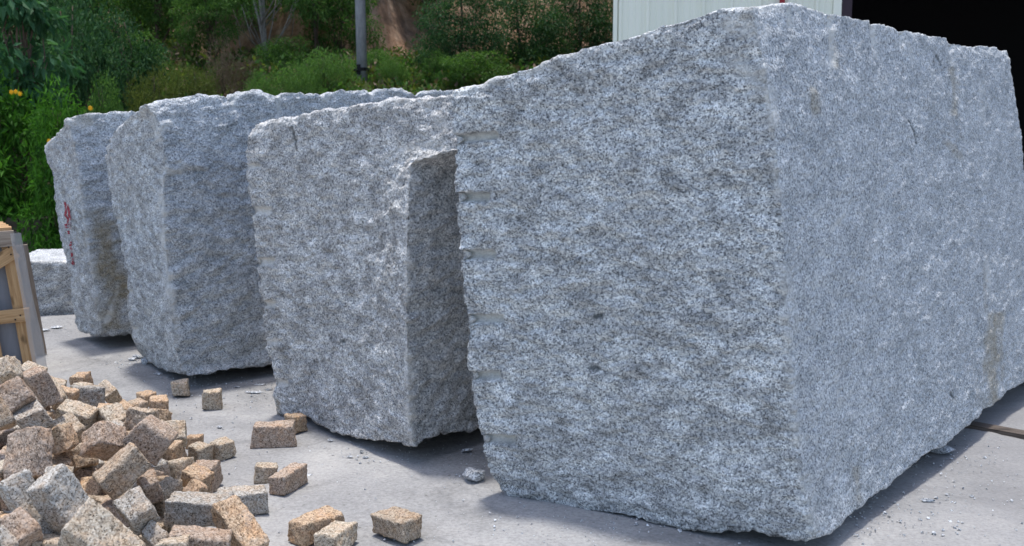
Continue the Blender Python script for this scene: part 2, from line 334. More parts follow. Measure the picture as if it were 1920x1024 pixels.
STONES = [
((-1.9659, 5.754, 0.043), (0.0007, 0.6001, 0.7999, -0.0), (0.0993, 0.0876, 0.0859), 4, 'lone pale tan cube sett closest to the second granite block'),
((-1.6925, 5.4867, 0.0467), (-0.0017, 0.6168, 0.7871, -0.0044), (0.0989, 0.095, 0.0923), 4, 'lone upright tan cube sett between the three grouped cubes and the third block'),
((-2.0553, 5.3143, 0.0402), (0.0009, 0.3758, 0.9267, -0.0054), (0.0922, 0.0871, 0.079), 0, 'front left brown cube of the three small cubes grouped on the concrete'),
((-1.9593, 5.3784, 0.0407), (-0.008, 0.5799, 0.8147, -0.0018), (0.1089, 0.0914, 0.079), 1, 'right orange tan cube of the three small cubes grouped on the concrete'),
((-2.0954, 5.56, 0.0338), (0.0029, 0.27, 0.9628, -0.0017), (0.0817, 0.0801, 0.0669), 1, 'rear cube of the three small cubes grouped on the concrete'),
((-1.1833, 4.8012, 0.054), (0.0025, 0.6508, 0.7592, -0.0036), (0.0961, 0.1976, 0.1068), 3, 'long brown sett lying in front of the orange cube by the third block'),
((-1.1219, 5.0316, 0.0442), (-0.0004, 0.3325, 0.9431, -0.0028), (0.09, 0.0821, 0.0878), 1, 'rough orange cube sett tucked behind the long brown sett by the third block'),
((-1.0929, 4.2701, 0.0357), (-0.0026, 0.65, 0.7599, -0.0069), (0.0923, 0.0864, 0.0697), 4, 'pale cube sett leaning beside the slanted long sett mid yard'),
((-0.972, 4.1598, 0.043), (0.0125, 0.1441, 0.9895, -0.0026), (0.0767, 0.193, 0.0838), 3, 'long pinkish sett pointing away beside the pale cube mid yard'),
((-0.7413, 3.6244, 0.0424), (0.0008, 0.3793, 0.9253, -0.0054), (0.0997, 0.1884, 0.0825), 1, 'long rusty orange sett lying at the bottom edge of the view'),
((-0.6534, 3.529, 0.0401), (0.0135, 0.1437, 0.9894, -0.0161), (0.0918, 0.17, 0.0726), 4, 'pale yellow sett right against the long rusty orange sett'),
((-0.436, 3.6396, 0.0449), (0.0074, 0.3669, 0.9301, -0.0143), (0.1759, 0.1052, 0.0834), 0, 'solitary long tan sett lying farthest right in front of the largest block'),
((-1.3791, 4.5935, 0.041), (0.006, 0.3244, 0.9459, 0.0041), (0.0779, 0.0889, 0.0802), 4, 'tan cube sett at the right foot of the heap touching a pale cube'),
((-1.4688, 4.5358, 0.039), (0.0059, 0.2986, 0.9544, 0.0016), (0.0953, 0.0746, 0.0765), 4, 'pale topped cube sett between the heap and the tan cube at its foot'),
((-1.5663, 4.7614, 0.0276), (-0.0027, -0.0111, 0.9999, -0.0093), (0.0629, 0.0768, 0.0534), 1, 'small half hidden cube behind the pale topped cube at the heap foot'),
((-1.5518, 4.4395, 0.1571), (-0.051, -0.1607, 0.9001, 0.4017), (0.0963, 0.0831, 0.0956), 4, 'tilted speckled block with a peaked top above a reddish stone at the heap foot'),
((-1.5693, 4.465, 0.0498), (0.1357, 0.3624, 0.9196, -0.0675), (0.0916, 0.0722, 0.0785), 1, 'reddish sett squeezed under the tilted speckled block'),
((-1.4119, 4.0681, 0.104), (0.1044, 0.2763, 0.9532, -0.0641), (0.0867, 0.1104, 0.1032), 4, 'cracked sett with a split front in the right side of the heap'),
((-1.2847, 3.9122, 0.1288), (-0.1694, 0.1999, 0.9583, 0.1143), (0.1025, 0.0792, 0.0817), 1, 'flat lying orange sett poking out right of the heap over the concrete'),
((-1.193, 3.6238, 0.1904), (-0.2454, 0.1952, 0.9324, -0.1797), (0.0625, 0.056, 0.0514), 1, 'small broken orange chunk on the flat orange sett'),
((-1.0933, 3.8719, 0.0482), (-0.0014, -0.1686, 0.9856, -0.0077), (0.1851, 0.1004, 0.1028), 2, 'long greyish sett lying behind the leaning speckled sett at the heap edge'),
((-1.1463, 3.5168, 0.1578), (-0.0249, -0.0166, 0.9995, 0.0118), (0.2143, 0.131, 0.0929), 2, 'large brick shaped sett with pale flat top at the front right of the heap'),
((-0.964, 3.3838, 0.1311), (-0.2623, 0.3267, 0.8725, 0.2515), (0.2232, 0.0966, 0.0994), 1, 'long orange speckled sett leaning down to the right of the pale topped brick'),
((-1.0576, 3.2252, 0.1401), (-0.0913, -0.0968, 0.9907, -0.0274), (0.1936, 0.0959, 0.0757), 3, 'long pinkish sett lying under the large pale topped brick'),
((-1.1053, 3.1033, 0.1683), (-0.0323, -0.1059, 0.9902, -0.0847), (0.085, 0.0979, 0.0735), 4, 'pale sett cut by the bottom edge left of the long pinkish one'),
((-1.3942, 3.8054, 0.0936), (0.0307, -0.0767, 0.8092, 0.5817), (0.0582, 0.1589, 0.0969), 1, 'rusty orange sett standing in the gap left of the pale topped brick'),
((-1.3593, 3.5964, 0.2145), (0.0733, -0.2602, 0.9456, 0.1811), (0.0678, 0.0984, 0.097), 3, 'dark fronted sett showing a light triangular top near the heap middle'),
((-1.2892, 3.2844, 0.2403), (-0.2019, 0.3727, 0.8377, 0.3444), (0.111, 0.0887, 0.1026), 2, 'square faced sett with greyish right corner below the long diagonal one'),
((-1.2196, 3.2683, 0.1427), (-0.1742, 0.3241, 0.8547, 0.3662), (0.0854, 0.0587, 0.0982), 2, 'dark weathered sett low in the gap beside the large front sett'),
((-1.4143, 3.489, 0.3149), (0.6779, -0.5988, -0.4263, 0.0111), (0.1685, 0.0869, 0.0983), 0, 'long speckled sett lying diagonally across the heap middle'),
((-1.5643, 3.6963, 0.3587), (0.7992, -0.3832, 0.0677, 0.4582), (0.1127, 0.101, 0.0965), 3, 'pinkish sett propped up with a dark shaded underside mid heap'),
((-1.5035, 3.9341, 0.3723), (0.733, -0.0029, 0.1006, 0.6728), (0.1045, 0.0959, 0.0821), 0, 'brown sett with a grey split side on the right crest of the heap'),
((-1.3784, 3.6896, 0.3729), (0.6165, 0.19, 0.2561, 0.7199), (0.1262, 0.1346, 0.1086), 3, 'big brown sett standing behind the long diagonal one'),
((-1.675, 4.0723, 0.2813), (-0.187, -0.1505, 0.9695, -0.0498), (0.0584, 0.099, 0.0769), 2, 'light grey sett wedged behind the propped pinkish one'),
((-1.7556, 4.2493, 0.2838), (-0.2599, 0.3167, 0.8991, 0.1545), (0.1061, 0.0859, 0.09), 4, 'cream sett behind the shaded propped one on the heap back'),
((-1.892, 4.1986, 0.3099), (-0.1462, 0.0433, 0.9762, 0.1543), (0.1549, 0.0881, 0.0856), 4, 'long pale cream sett with a shaded right end on the upper heap'),
((-1.858, 4.0394, 0.2914), (-0.2076, 0.2615, 0.9238, 0.1875), (0.1055, 0.0921, 0.094), 4, 'cream sett with a deeply shaded front left of the propped pinkish one'),
((-1.7216, 3.6933, 0.3684), (0.7521, -0.1475, -0.0691, 0.6386), (0.0836, 0.0707, 0.0964), 1, 'orange sett squeezed right of the big upright brown sett'),
((-1.5955, 3.1815, 0.4751), (0.1187, 0.182, 0.9541, -0.2063), (0.1076, 0.0989, 0.1524), 3, 'big upright brown sett with a sharp vertical edge on the left'),
((-1.4748, 2.9243, 0.3822), (0.5267, -0.7352, -0.4223, 0.0611), (0.0824, 0.217, 0.1035), 2, 'long bluish grey sett sloping down in the lower left of the heap'),
((-1.3605, 2.9062, 0.3994), (0.5328, -0.5626, -0.5776, 0.2567), (0.1138, 0.2196, 0.0713), 2, 'long pale grey sett sloping down behind the large front sett'),
((-1.1111, 2.5821, 0.4034), (-0.3976, 0.7367, 0.547, -0.0068), (0.1111, 0.1984, 0.1419), 4, 'large tan sett nearest the camera in the heap'),
((-1.4199, 2.7589, 0.3853), (-0.2744, 0.3041, 0.8437, 0.3471), (0.095, 0.0638, 0.1011), 3, 'pinkish sett resting on the bluish grey one at lower left'),
((-1.4407, 2.7017, 0.357), (-0.2538, 0.2616, 0.8924, 0.266), (0.0769, 0.042, 0.0976), 2, 'grey sett in the bottom left corner'),
((-1.3659, 2.8161, 0.2939), (0.0197, 0.6072, 0.7869, -0.1083), (0.1046, 0.0992, 0.0694), 4, 'pale flat sett at the bottom between the pinkish and large tan ones'),
((-1.8713, 3.677, 0.5357), (0.0843, -0.3559, 0.7761, 0.5138), (0.0938, 0.1072, 0.1497), 3, 'large tilted brown sett high on the left of the heap'),
((-1.9598, 4.0342, 0.4806), (0.3483, 0.1854, 0.5283, 0.7518), (0.1182, 0.1556, 0.0728), 3, 'long brown sett lying behind the large tilted brown one'),
((-1.8048, 3.6349, 0.4629), (0.0471, 0.4488, 0.8683, 0.206), (0.0972, 0.0894, 0.0857), 2, 'bluish grey sett in the hollow under the large tilted brown one'),
((-1.8108, 3.4111, 0.544), (0.0152, -0.339, 0.7539, 0.5625), (0.0679, 0.1067, 0.0992), 0, 'dark speckled sett at the left edge over a black gap'),
((-2.273, 4.5901, 0.3978), (-0.2259, 0.0057, 0.9684, 0.1058), (0.0892, 0.0879, 0.0848), 4, 'pale sett at the top of the heap in front of the wooden crate'),
((-2.0613, 3.9867, 0.566), (0.2914, -0.022, 0.8635, 0.411), (0.0835, 0.0858, 0.0729), 4, 'whitish sett at the top left edge of the heap'),
((-2.2021, 4.2284, 0.5319), (0.6527, -0.0017, -0.7531, 0.0826), (0.0642, 0.0964, 0.0748), 4, 'pale sett on the crest below the crate bottom rail'),
((-2.12, 4.0476, 0.5171), (-0.3655, -0.0352, 0.9247, 0.1002), (0.0633, 0.1131, 0.0808), 3, 'narrow brown sett showing behind the large tilted one'),
((-2.1443, 4.3519, 0.3978), (-0.3491, -0.1614, 0.9221, 0.043), (0.0675, 0.1023, 0.0763), 1, 'small orange tan sett right of the long brown one on the crest'),
((-2.206, 4.6805, 0.3103), (-0.129, -0.1132, 0.9843, 0.04), (0.082, 0.0958, 0.0825), 4, 'tan sett with a dark right end on the back of the heap'),
((-2.2635, 5.1038, 0.2429), (0.0101, 0.0934, 0.9939, 0.0582), (0.0741, 0.0856, 0.0894), 1, 'brown cube topping the far end of the heap'),
((-2.1962, 4.9534, 0.2318), (-0.1011, -0.0335, 0.9942, -0.0164), (0.0664, 0.0946, 0.0822), 4, 'sett with a triangular shaded face before the far brown cube'),
((-2.0674, 4.7322, 0.2595), (-0.0302, -0.2221, 0.972, -0.0701), (0.1396, 0.1016, 0.0931), 2, 'long greyish sett across the far end of the heap'),
((-2.0456, 4.9244, 0.2295), (-0.14, 0.373, 0.8378, 0.3732), (0.0908, 0.0664, 0.0946), 4, 'pale sett at the far right end of the heap behind the long greyish one'),
((-2.0324, 4.3489, 0.3516), (-0.1633, 0.4615, 0.8254, 0.2813), (0.0908, 0.0579, 0.0889), 4, 'cream upright sett left of the long pale cream one'),
((-2.108, 4.5989, 0.2898), (-0.1192, -0.0773, 0.9894, -0.0308), (0.07, 0.0966, 0.0803), 1, 'orange sett half covered by the long greyish one'),
((-1.8705, 4.4491, 0.2509), (-0.0879, -0.1026, 0.9905, -0.0269), (0.0692, 0.0977, 0.0807), 1, 'orange sett strip showing behind the cream sett on the heap back'),
((-1.7475, 4.8439, 0.0548), (0.1689, 0.4919, 0.8144, 0.2575), (0.0996, 0.0526, 0.0814), 4, 'small pale sett peeping out behind the right crest'),
]
# ------------------------------------------------------------------ ground and hillside
def grid_obj(name, xs, ys, zf, mat):
    X, Y = np.meshgrid(xs, ys); P = np.stack([X.ravel(), Y.ravel(), np.zeros(X.size)], 1); P[:, 2] = zf(P)
    nx, ny = len(xs), len(ys); i = np.arange((nx-1)*(ny-1)); a = (i//(nx-1))*nx+i % (nx-1)
    return mesh_obj(name, P, np.stack([a, a+1, a+nx+1, a+nx], 1), mat)
def ground_z(P):
    q = P[:, :2]; z = .006*fbm(np.c_[q*1.3, np.zeros(len(q))], 3)+.003*fbm(np.c_[q*7, np.ones(len(q))], 2)
    near = np.exp(-((q[:, 0]-.5)**2+(q[:, 1]-5)**2)/60)
    # low muddy ridges beyond the big block and by the far blocks
    r = np.abs(perlin(np.c_[q[:, 0]*.8, q[:, 1]*2.0, np.full(len(q), 3.)]))
    z += .030*np.clip(.10-r, 0, 1)*10*.25*(q[:, 1] > 4)*np.clip((q[:, 0]-1.5)/1.0, 0, 1)
    z += .06*np.exp(-((q[:, 1]-8.1-.25*q[:, 0]-1)/.10)**2)*(q[:, 0] < -1)
    return z*np.clip(near*3, 0, 1)-.004
xs = np.concatenate([np.linspace(-400, -10, 12)[:-1], np.arange(-10, 8, .045), np.linspace(8, 400, 12)])
ys = np.concatenate([np.linspace(-400, 0, 12)[:-1], np.arange(0, 13, .045), np.linspace(13, 500, 14)])
tag(grid_obj('ground', xs, ys, ground_z, M['ground']), kind='structure')

def cliff_line(x): return 24+2.2*np.sin(x*.35+.6)+1.5*np.sin(x*.9)
def hill_z(P):
    x, y = P[:, 0], P[:, 1]
    s = np.clip((y-14.5)/1.0, 0, None)
    z = -.3+1.9*np.clip((y-13.9)/1.8, 0, 1)**.8*np.clip((x+6.0)/1.5+(y-14)*.3, .15, 1)+.15*s+.006*np.clip(y-14, 0, None)**2
    n = fbm(np.c_[x*.13, y*.13, np.zeros(len(x))], 4)
    z += n*1.1*np.clip((y-14)/8, 0, 1)
    for off, h in ((-1, 1.25), (6, 1.4), (12, 2.6)):
        e = y-(cliff_line(x+off*3)+off)+1.6*fbm(np.c_[x*.35, y*.1, np.full(len(x), off)], 3)
        z += h/(1+np.exp(-e/.22))
    z += .25*fbm(np.c_[x*.9, y*.9, np.zeros(len(x))], 3)*np.clip((y-14)/3, 0, 1)
    return np.where((x > .0975*y-.1) & (y < 24.5) & (x < 22), -.4, z)
xs = np.concatenate([np.linspace(-90, -16, 20)[:-1], np.arange(-16, 22, .22), np.linspace(22, 90, 18)])
ys = np.concatenate([np.arange(13.8, 42, .18), np.linspace(42, 120, 25)])
hill = tag(grid_obj('hillside', xs, ys, hill_z, M['earth']), kind='structure')
def hz(x, y): return float(hill_z(np.array([[x, y, 0.]]))[0])

# ------------------------------------------------------------------ granite blocks
def curve(pts, d0, d1):
    """pixel outline of an edge with its distances -> points in space; 1/distance runs evenly so that the edge lies on a line"""
    P = [p[:2] for p in pts]; L = np.concatenate([[0], np.cumsum([math.hypot(P[i+1][0]-P[i][0], P[i+1][1]-P[i][1]) for i in range(len(P)-1)])]); L = L/L[-1]
    return [at(p[0], p[1], p[2] if len(p) > 2 else 1/((1-l)/d0+l/d1)) for p, l in zip(pts, L)]
def resample(P, n):
    P = np.array(P); L = np.concatenate([[0], np.cumsum(np.linalg.norm(np.diff(P, axis=0), axis=1))]); t = np.linspace(0, L[-1], n)
    return np.stack([np.interp(t, L, P[:, k]) for k in range(3)], 1)
def coons(b, t, l, r, nu, nv):
    """b,t: bottom and top edge left->right; l,r: left and right edge bottom->top"""
    b = resample(b, nu); t = resample(t, nu); l = resample(l, nv); r = resample(r, nv)
    u = np.linspace(0, 1, nu)[None, :, None]; v = np.linspace(0, 1, nv)[:, None, None]
    q = ((1-u)*(1-v)*b[0]+u*(1-v)*b[-1]+(1-u)*v*t[0]+u*v*t[-1])
    uu = u[0]; vv = v[:, 0]
    db = b-((1-uu)*b[0]+uu*b[-1]); dt = t-((1-uu)*t[0]+uu*t[-1]); dl = l-((1-vv)*l[0]+vv*l[-1]); dr = r-((1-vv)*r[0]+vv*r[-1])
    w = lambda x: np.clip(1-x/.42, 0, 1)**2*(1+2*x/.42*.5)
    return q+w(v)*db[None]+w(1-v)*dt[None]+w(u)*dl[:, None]+w(1-u)*dr[:, None]
def straight(a, b): return [np.array(a), np.array(b)]

def granite_block(name, label, spec, mat, res=.014, seed=0, res_f=None, darks=(), rough=(1.0, .55), grooves=(), stains=(), pales=(), group='rough grey granite quarry blocks in a row'):
    dl, dn, df = spec['d']
    near = curve(spec['near'], dn, spec.get('dnt', dn)); left = curve(spec['left'], dl, spec.get('dlt', dl)); far = curve(spec['far'], df, spec.get('dft', df))
    fb = curve(spec['front_bottom'], dl, dn); ft = curve(spec['front_top'], left[-1][1], near[-1][1])
    rb = curve(spec['right_bottom'], dn, df); rt = curve(spec['right_top'], near[-1][1], far[-1][1])
    for c, a, b in ((fb, left[0], near[0]), (ft, left[-1], near[-1]), (rb, near[0], far[0]), (rt, near[-1], far[-1])): c[0] = a; c[-1] = b
    bb = left[0]+(far[0]-near[0])*1.0; bt = left[-1]+(far[-1]-near[-1])*1.0
    bt[2] = (left[-1][2]+far[-1][2])/2; bb[2] = .01
    dist = lambda a, b: np.linalg.norm(np.array(a)-np.array(b))
    nf = int(dist(left[0], near[0])/(res_f or res))+2; nr = int(dist(near[0], far[0])/(res*1.3))+2; nv = int(dist(near[0], near[-1])/(res_f or res))+2
    back = straight(bb, bt)
    faces = [coons(fb, ft, left, near, nf, nv), coons(rb, rt, near, far, nr, nv)]
    far_b = straight(far[0], bb); far_t = straight(far[-1], bt)
    faces.append(coons(far_b, far_t, far, back, nf, nv))
    lb = straight(bb, left[0]); lt = straight(bt, left[-1])
    faces.append(coons(lb, lt, back, left, nr, nv))
    # top: from front_top (v=0) to the far side (v=1)
    faces.append(coons(ft, straight(bt, far[-1]), straight(left[-1], bt), rt, nf, nr))
    faces.append(coons(straight(bb, far[0]), fb, straight(bb, left[0]), rb[::-1], nf, nr))
    V = []; Fc = []; side = []; n0 = 0; fid = []
    for k, G in enumerate(faces):
        nvv, nuu = G.shape[:2]; V.append(G.reshape(-1, 3)); i = np.arange((nuu-1)*(nvv-1)); a = (i//(nuu-1))*nuu+i % (nuu-1)+n0
        Fc.append(np.stack([a, a+1, a+nuu+1, a+nuu], 1)); n0 += nvv*nuu
        side.append(np.full(nvv*nuu, 0. if k == 0 else 1.)); fid.append(np.full(nvv*nuu, k))
    V = np.concatenate(V); Fc = np.concatenate(Fc); side = np.concatenate(side); fid = np.concatenate(fid)
    key = np.round(V, 4); _, idx, inv = np.unique(key, axis=0, return_index=True, return_inverse=True); inv = inv.ravel()
    V = V[idx]; side = side[idx]; fid = fid[idx]; Fc = inv[Fc]
    ok = (Fc[:, 0] != Fc[:, 1]) & (Fc[:, 1] != Fc[:, 2]) & (Fc[:, 2] != Fc[:, 3]) & (Fc[:, 3] != Fc[:, 0]) & (Fc[:, 0] != Fc[:, 2]) & (Fc[:, 1] != Fc[:, 3]); Fc = Fc[ok]
    N = np.zeros_like(V); fn = np.cross(V[Fc[:, 2]]-V[Fc[:, 0]], V[Fc[:, 3]]-V[Fc[:, 1]])
    for k in range(4): np.add.at(N, Fc[:, k], fn)
    cen = V.mean(0)
    N /= np.linalg.norm(N, axis=1)[:, None]+1e-12
    N0 = N
    s = V+seed*7.13
    amp = np.where(side < .5, rough[0], rough[1])
    st = np.array([1, 1, 1.9])
    d = .011*amp*fbm(s*st*2.6, 3)+.009*amp*fbm(s*st*12+5, 3, .65)
    d += .006*amp*(np.abs(perlin(s*st*19+2))-.3)
    rg = 1-np.abs(perlin(s*np.array([1, 1, 1.6])*7+9))*2.0
    d += .007*amp*rg*np.clip(fbm(s*2+3, 2)+.4, 0, 1)
    d += .0045*amp*perlin(s*55)
    # scalloped chips along top and bottom
    bot = fid == 5
    px, py = project(V)
    stain = np.zeros(len(V)); pale = np.zeros(len(V)); dark = np.zeros(len(V))
    for (x0, y0, x1, y1, w) in darks:
        L = math.hypot(x1-x0, y1-y0)+1e-6; tx, ty = (x1-x0)/L, (y1-y0)/L; a_ = np.clip((px-x0)*tx+(py-y0)*ty, 0, L)
        q = np.hypot(px-x0-a_*tx, py-y0-a_*ty)+1.5*perlin(s*30); hit = (fid <= 1)*np.clip(1.4-q/w, 0, .8); dark = np.maximum(dark, hit); d = d-.007*hit
    for (f, x0, x1, yc, hw, slope, depth) in grooves:      # half drill holes left by splitting; horizontal if hw given in y
        m = (fid == f) & (px > x0-4) & (px < x1)
        yy = py-(yc+slope*(px-x0)); tt = np.clip(1-(yy/hw)**2, 0, 1)
        endf = np.clip((x1-px)/8, 0, 1)
        d = np.where(m, d*(1-.8*(tt > 0)*endf)-depth*np.sqrt(tt)*endf, d); pale = np.maximum(pale, m*np.clip(tt*2, 0, .95)*endf)
    for (f, xc, y0, y1, hw, slope, depth) in spec.get('vgrooves', ()):   # vertical half drill holes on a top edge
        m = (fid == f) & (py > y0-6) & (py < y1)
        xx = px-(xc+slope*(py-y0)); tt = np.clip(1-(xx/hw)**2, 0, 1); endf = np.clip((y1-py)/14, 0, 1)
        d = np.where(m, d-depth*np.sqrt(tt)*endf, d); pale = np.maximum(pale, m*np.clip(tt*2, 0, .8)*endf)
    for (x0, y0, x1, y1, w, k) in stains:
        L = math.hypot(x1-x0, y1-y0); tx, ty = (x1-x0)/L, (y1-y0)/L
        a = (px-x0)*tx+(py-y0)*ty; b = np.abs((px-x0)*ty-(py-y0)*tx+w*.8*perlin(s*5))+w*.8*perlin(s*11)
        vis = fid <= 1
        stain = np.maximum(stain, vis*k*np.clip(1.4-b/w, 0, 1)*np.clip(1-(np.abs(a-L/2)-L/2)/8, 0, 1))
    for (x0, y0, x1, y1, w, k) in pales:
        L = math.hypot(x1-x0, y1-y0)+1e-6; tx, ty = (x1-x0)/L, (y1-y0)/L
        a = (px-x0)*tx+(py-y0)*ty; b = np.abs((px-x0)*ty-(py-y0)*tx)+6*perlin(s*14)
        vis = (fid <= 1)|(fid == 4)
        pale = np.maximum(pale, vis*k*np.clip(1.4-b/w, 0, 1)*np.clip(1-(np.abs(a-L/2)-L/2)/8, 0, 1))
    edge_pts = np.concatenate([resample(near, 60), resample(ft, 60), resample(rt, 80)])
    vis = np.where(fid <= 1)[0]; dm = np.full(len(V), 9.)
    for q0 in range(0, len(vis), 20000):
        ii = vis[q0:q0+20000]; dm[ii] = np.sqrt(((V[ii][:, None]-edge_pts[None])**2).sum(2).min(1))
    wear = np.clip(1-dm/.035, 0, 1)*np.clip(.5+1.6*perlin(V*9+3), 0, 1)
    pale = np.maximum(pale, wear*.7); d = d-.010*np.clip(1-dm/.03, 0, 1)*np.clip(perlin(V*14+8)*2, 0, 1)
    V = V+N*d[:, None]
    # the belly of the block rests on the ground, its edges stay a little clear of it
    if bot.any():
        zb = V[:, 2].copy(); rim = np.concatenate([resample(fb, 40), resample(rb, 60)])
        dd = np.min(np.linalg.norm(V[bot][:, None, :2]-rim[None, :, :2], axis=2), axis=1)
        fall = np.clip(1.5-dd/.42, 0, 1); zb[bot] = (zb[bot])*fall+(-.01)*(1-fall)
        V[:, 2] = zb
    V[:, 2] = np.maximum(V[:, 2], -.012)
    org = np.array([near[0][0], near[0][1], 0])
    o = mesh_obj(name, V-org, Fc, mat, None, True, None, {'side': side, 'stain': stain, 'pale': pale, 'dark': dark})
    o.location = org
    # outward facing
    tag(o, label, 'stone block', group)
    return o, V, Fc

big_spec = dict(d=(4.10, 3.44, 6.15), dnt=3.55,
    near=[(1530,1008),(1514,960),(1504,900),(1484,700),(1476,600),(1469,450),(1458,300),(1446,200),(1430,100),(1408,14)],
    left=[(965,930),(940,918),(915,880),(903,830),(893,760),(880,690),(874,600),(866,480),(858,370),(850,260),(846,200),(852,172)],
    front_bottom=[(965,930),(1100,958),(1180,968),(1250,985),(1350,997),(1420,994),(1480,1009),(1530,1008)],
    front_top=[(852,172),(900,160),(950,142),(1000,128),(1050,108),(1100,92),(1140,80),(1200,65),(1240,50),(1280,40),(1340,21),(1380,16),(1408,14)],
    right_top=[(1408,14),(1440,10),(1490,7),(1515,16),(1540,21),(1548,28),(1556,25),(1600,34),(1630,39),(1636,46),(1645,44),(1672,50),(1684,60),(1696,58),(1740,68),(1772,69),(1780,80),(1800,82),(1815,88),(1845,85),(1865,88),(1872,96),(1886,96)],
    far=[(1992,690),(1965,610),(1938,470),(1922,330),(1914,250),(1902,170),(1893,115),(1886,96)],
    right_bottom=[(1530,1008),(1556,1000),(1572,985),(1592,965),(1620,944),(1650,918),(1662,915),(1700,880),(1740,848),(1770,838),(1800,808),(1836,780),(1842,768),(1862,760),(1885,735),(1920,716),(1992,690)],
    vgrooves=[(1,1559,24,130,7,.05,.010),(1,1637,42,95,5,.08,.010),(1,1690,56,90,5,.1,.012),(1,1783,78,100,5,.1,.012),(1,1478,20,60,6,.1,.010)])
g_big = [(0,850,935,262,8,-.1,.040),(0,857,920,370,9,0,.042),(0,866,930,478,9,0,.042),(0,874,945,599,9,0,.042),(0,880,940,705,8,0,.036),(0,903,968,824,9,.03,.040)]
granite_block('granite_block', 'largest pale grey granite block filling the right half of the view', big_spec, M['granite'], .0105, 1, res_f=.008, rough=(1.0, .5), grooves=g_big,
    darks=[(1108,690,1122,691,5), (1114,595,1126,594,4), (1704,225,1714,250,1.6), (1714,250,1719,268,1.6), (1758,104,1766,122,2), (1783,737,1788,746,2.5), (1362,702,1365,703,2)],
    stains=[(1562,60,1568,125,6,.6),(1525,165,1532,215,7,.6),(1785,130,1790,215,7,.6),(1860,590,1864,755,15,.8),(1862,700,1866,760,22,.45),(1602,880,1610,940,9,.5),(1775,265,1805,295,8,.45),(1850,580,1845,500,4,.3),(1478,24,1480,50,5,.5)],
    pales=[(1850,480,1856,560,3,.6),(1640,420,1644,470,3,.4),(1560,430,1580,412,3,.6),(1895,110,1900,150,5,.5),(1840,150,1846,230,5,.4),(1700,70,1712,120,4,.4),(1640,60,1650,110,4,.5),(1565,700,1572,760,4,.35),(1480,500,1492,620,6,.3),(1360,40,1440,60,18,.5),(1380,110,1450,190,14,.5),(1440,170,1450,235,10,.7),(1505,890,1530,1000,12,.35),(1400,18,1500,14,6,.5)])

b3 = dict(d=(5.35, 4.45, 6.7),
    near=[(776,838),(768,800),(765,700),(762,560),(764,450),(766,380,4.46),(770,310,4.48),(778,301,4.47),(800,296,4.46),(832,286,4.42),(862,281,4.40),(866,178,4.45)],
    left=[(522,775),(513,740),(516,700),(499,640),(488,560),(484,520),(480,480),(472,400),(463,310),(461,285),(468,255),(478,235)],
    front_bottom=[(522,775),(545,776),(580,784),(620,806),(660,818),(700,826),(735,830),(760,836),(776,838)],
    front_top=[(478,235),(500,230),(532,221),(545,224),(577,213),(618,206),(640,204),(666,198),(713,191),(765,186),(810,183),(845,179),(866,178)],
    right_bottom=[(776,838),(800,824),(825,815),(850,812),(890,800),(1328,640)],
    far=[(1328,640),(1326,400),(1328,185)],
    right_top=[(866,178),(900,179),(1328,185)])
g3 = [(0,463,492,312,5,0,.014),(0,470,508,396,8,.0,.020),(0,482,516,491,8,0,.022),(0,488,518,571,7,0,.022),(0,496,524,642,6,0,.010),(0,514,543,718,7,.05,.016)]
granite_block('granite_block', 'tall granite block third from the left with a dark shaded right flank', b3, M['granite_warm'], .0115, 2, res_f=.009, rough=(.9, 1.4), grooves=g3, darks=[(640,640,644,641,3), (548,240,552,262,3), (552,262,556,280,2.5)],
    stains=[(520,745,520,772,6,.7),(500,560,498,600,4,.3)], pales=[(745,280,825,268,9,.5),(768,300,766,380,4,.4),(764,640,772,830,7,.55),(764,400,763,640,4,.5),(800,200,835,240,10,.5),(505,240,560,225,6,.3)])  # first pale stroke paints the sun's highlight along the chipped ledge
b2 = dict(d=(6.62, 5.86, 8.2),
    near=[(352,705),(338,690),(326,640),(318,560),(312,480),(307,400),(306,330),(312,318),(302,250),(290,215),(272,195)],
    left=[(268,672),(250,640),(240,590),(238,520),(228,450),(212,400),(206,340),(197,290)],
    front_bottom=[(268,672),(300,692),(330,700),(352,705)],
    front_top=[(197,290),(203,262),(218,245),(235,225),(252,213),(262,200),(272,195)],
    right_bottom=[(352,705),(385,702),(420,694),(450,690),(508,678),(1067,580)],
    far=[(1067,580),(1067,400),(1067,178)],
    right_top=[(272,195),(300,188),(345,182),(380,178),(420,180),(428,185),(438,177),(490,173),(512,180),(520,181),(528,175),(560,174),(585,178),(605,181),(622,173),(660,171),(684,168),(694,176),(704,170),(740,169),(770,173),(782,177),(792,171),(820,172),(860,170),(1067,178)],
    vgrooves=[(1,434,178,212,6,.2,.016),(1,520,176,222,6,.1,.02),(1,610,178,200,8,-.1,.012),(1,696,170,190,5,0,.016),(1,782,172,190,5,.1,.016)])
g2 = [(0,215,232,412,5,0,.014),(0,238,252,548,5,0,.014),(0,248,262,618,5,0,.012)]
granite_block('granite_block', 'long granite block second from the left with split drill grooves along its top edge', b2, M['granite_cool'], .014, 3, rough=(.9, 1.6), grooves=g2,
    pales=[(292,255,325,222,7,.8),(310,318,340,322,7,.8),(304,335,312,480,6,.85),(312,480,330,640,5,.8),(295,262,280,210,5,.5),(265,215,275,200,6,.4),(600,200,640,220,8,.4)])
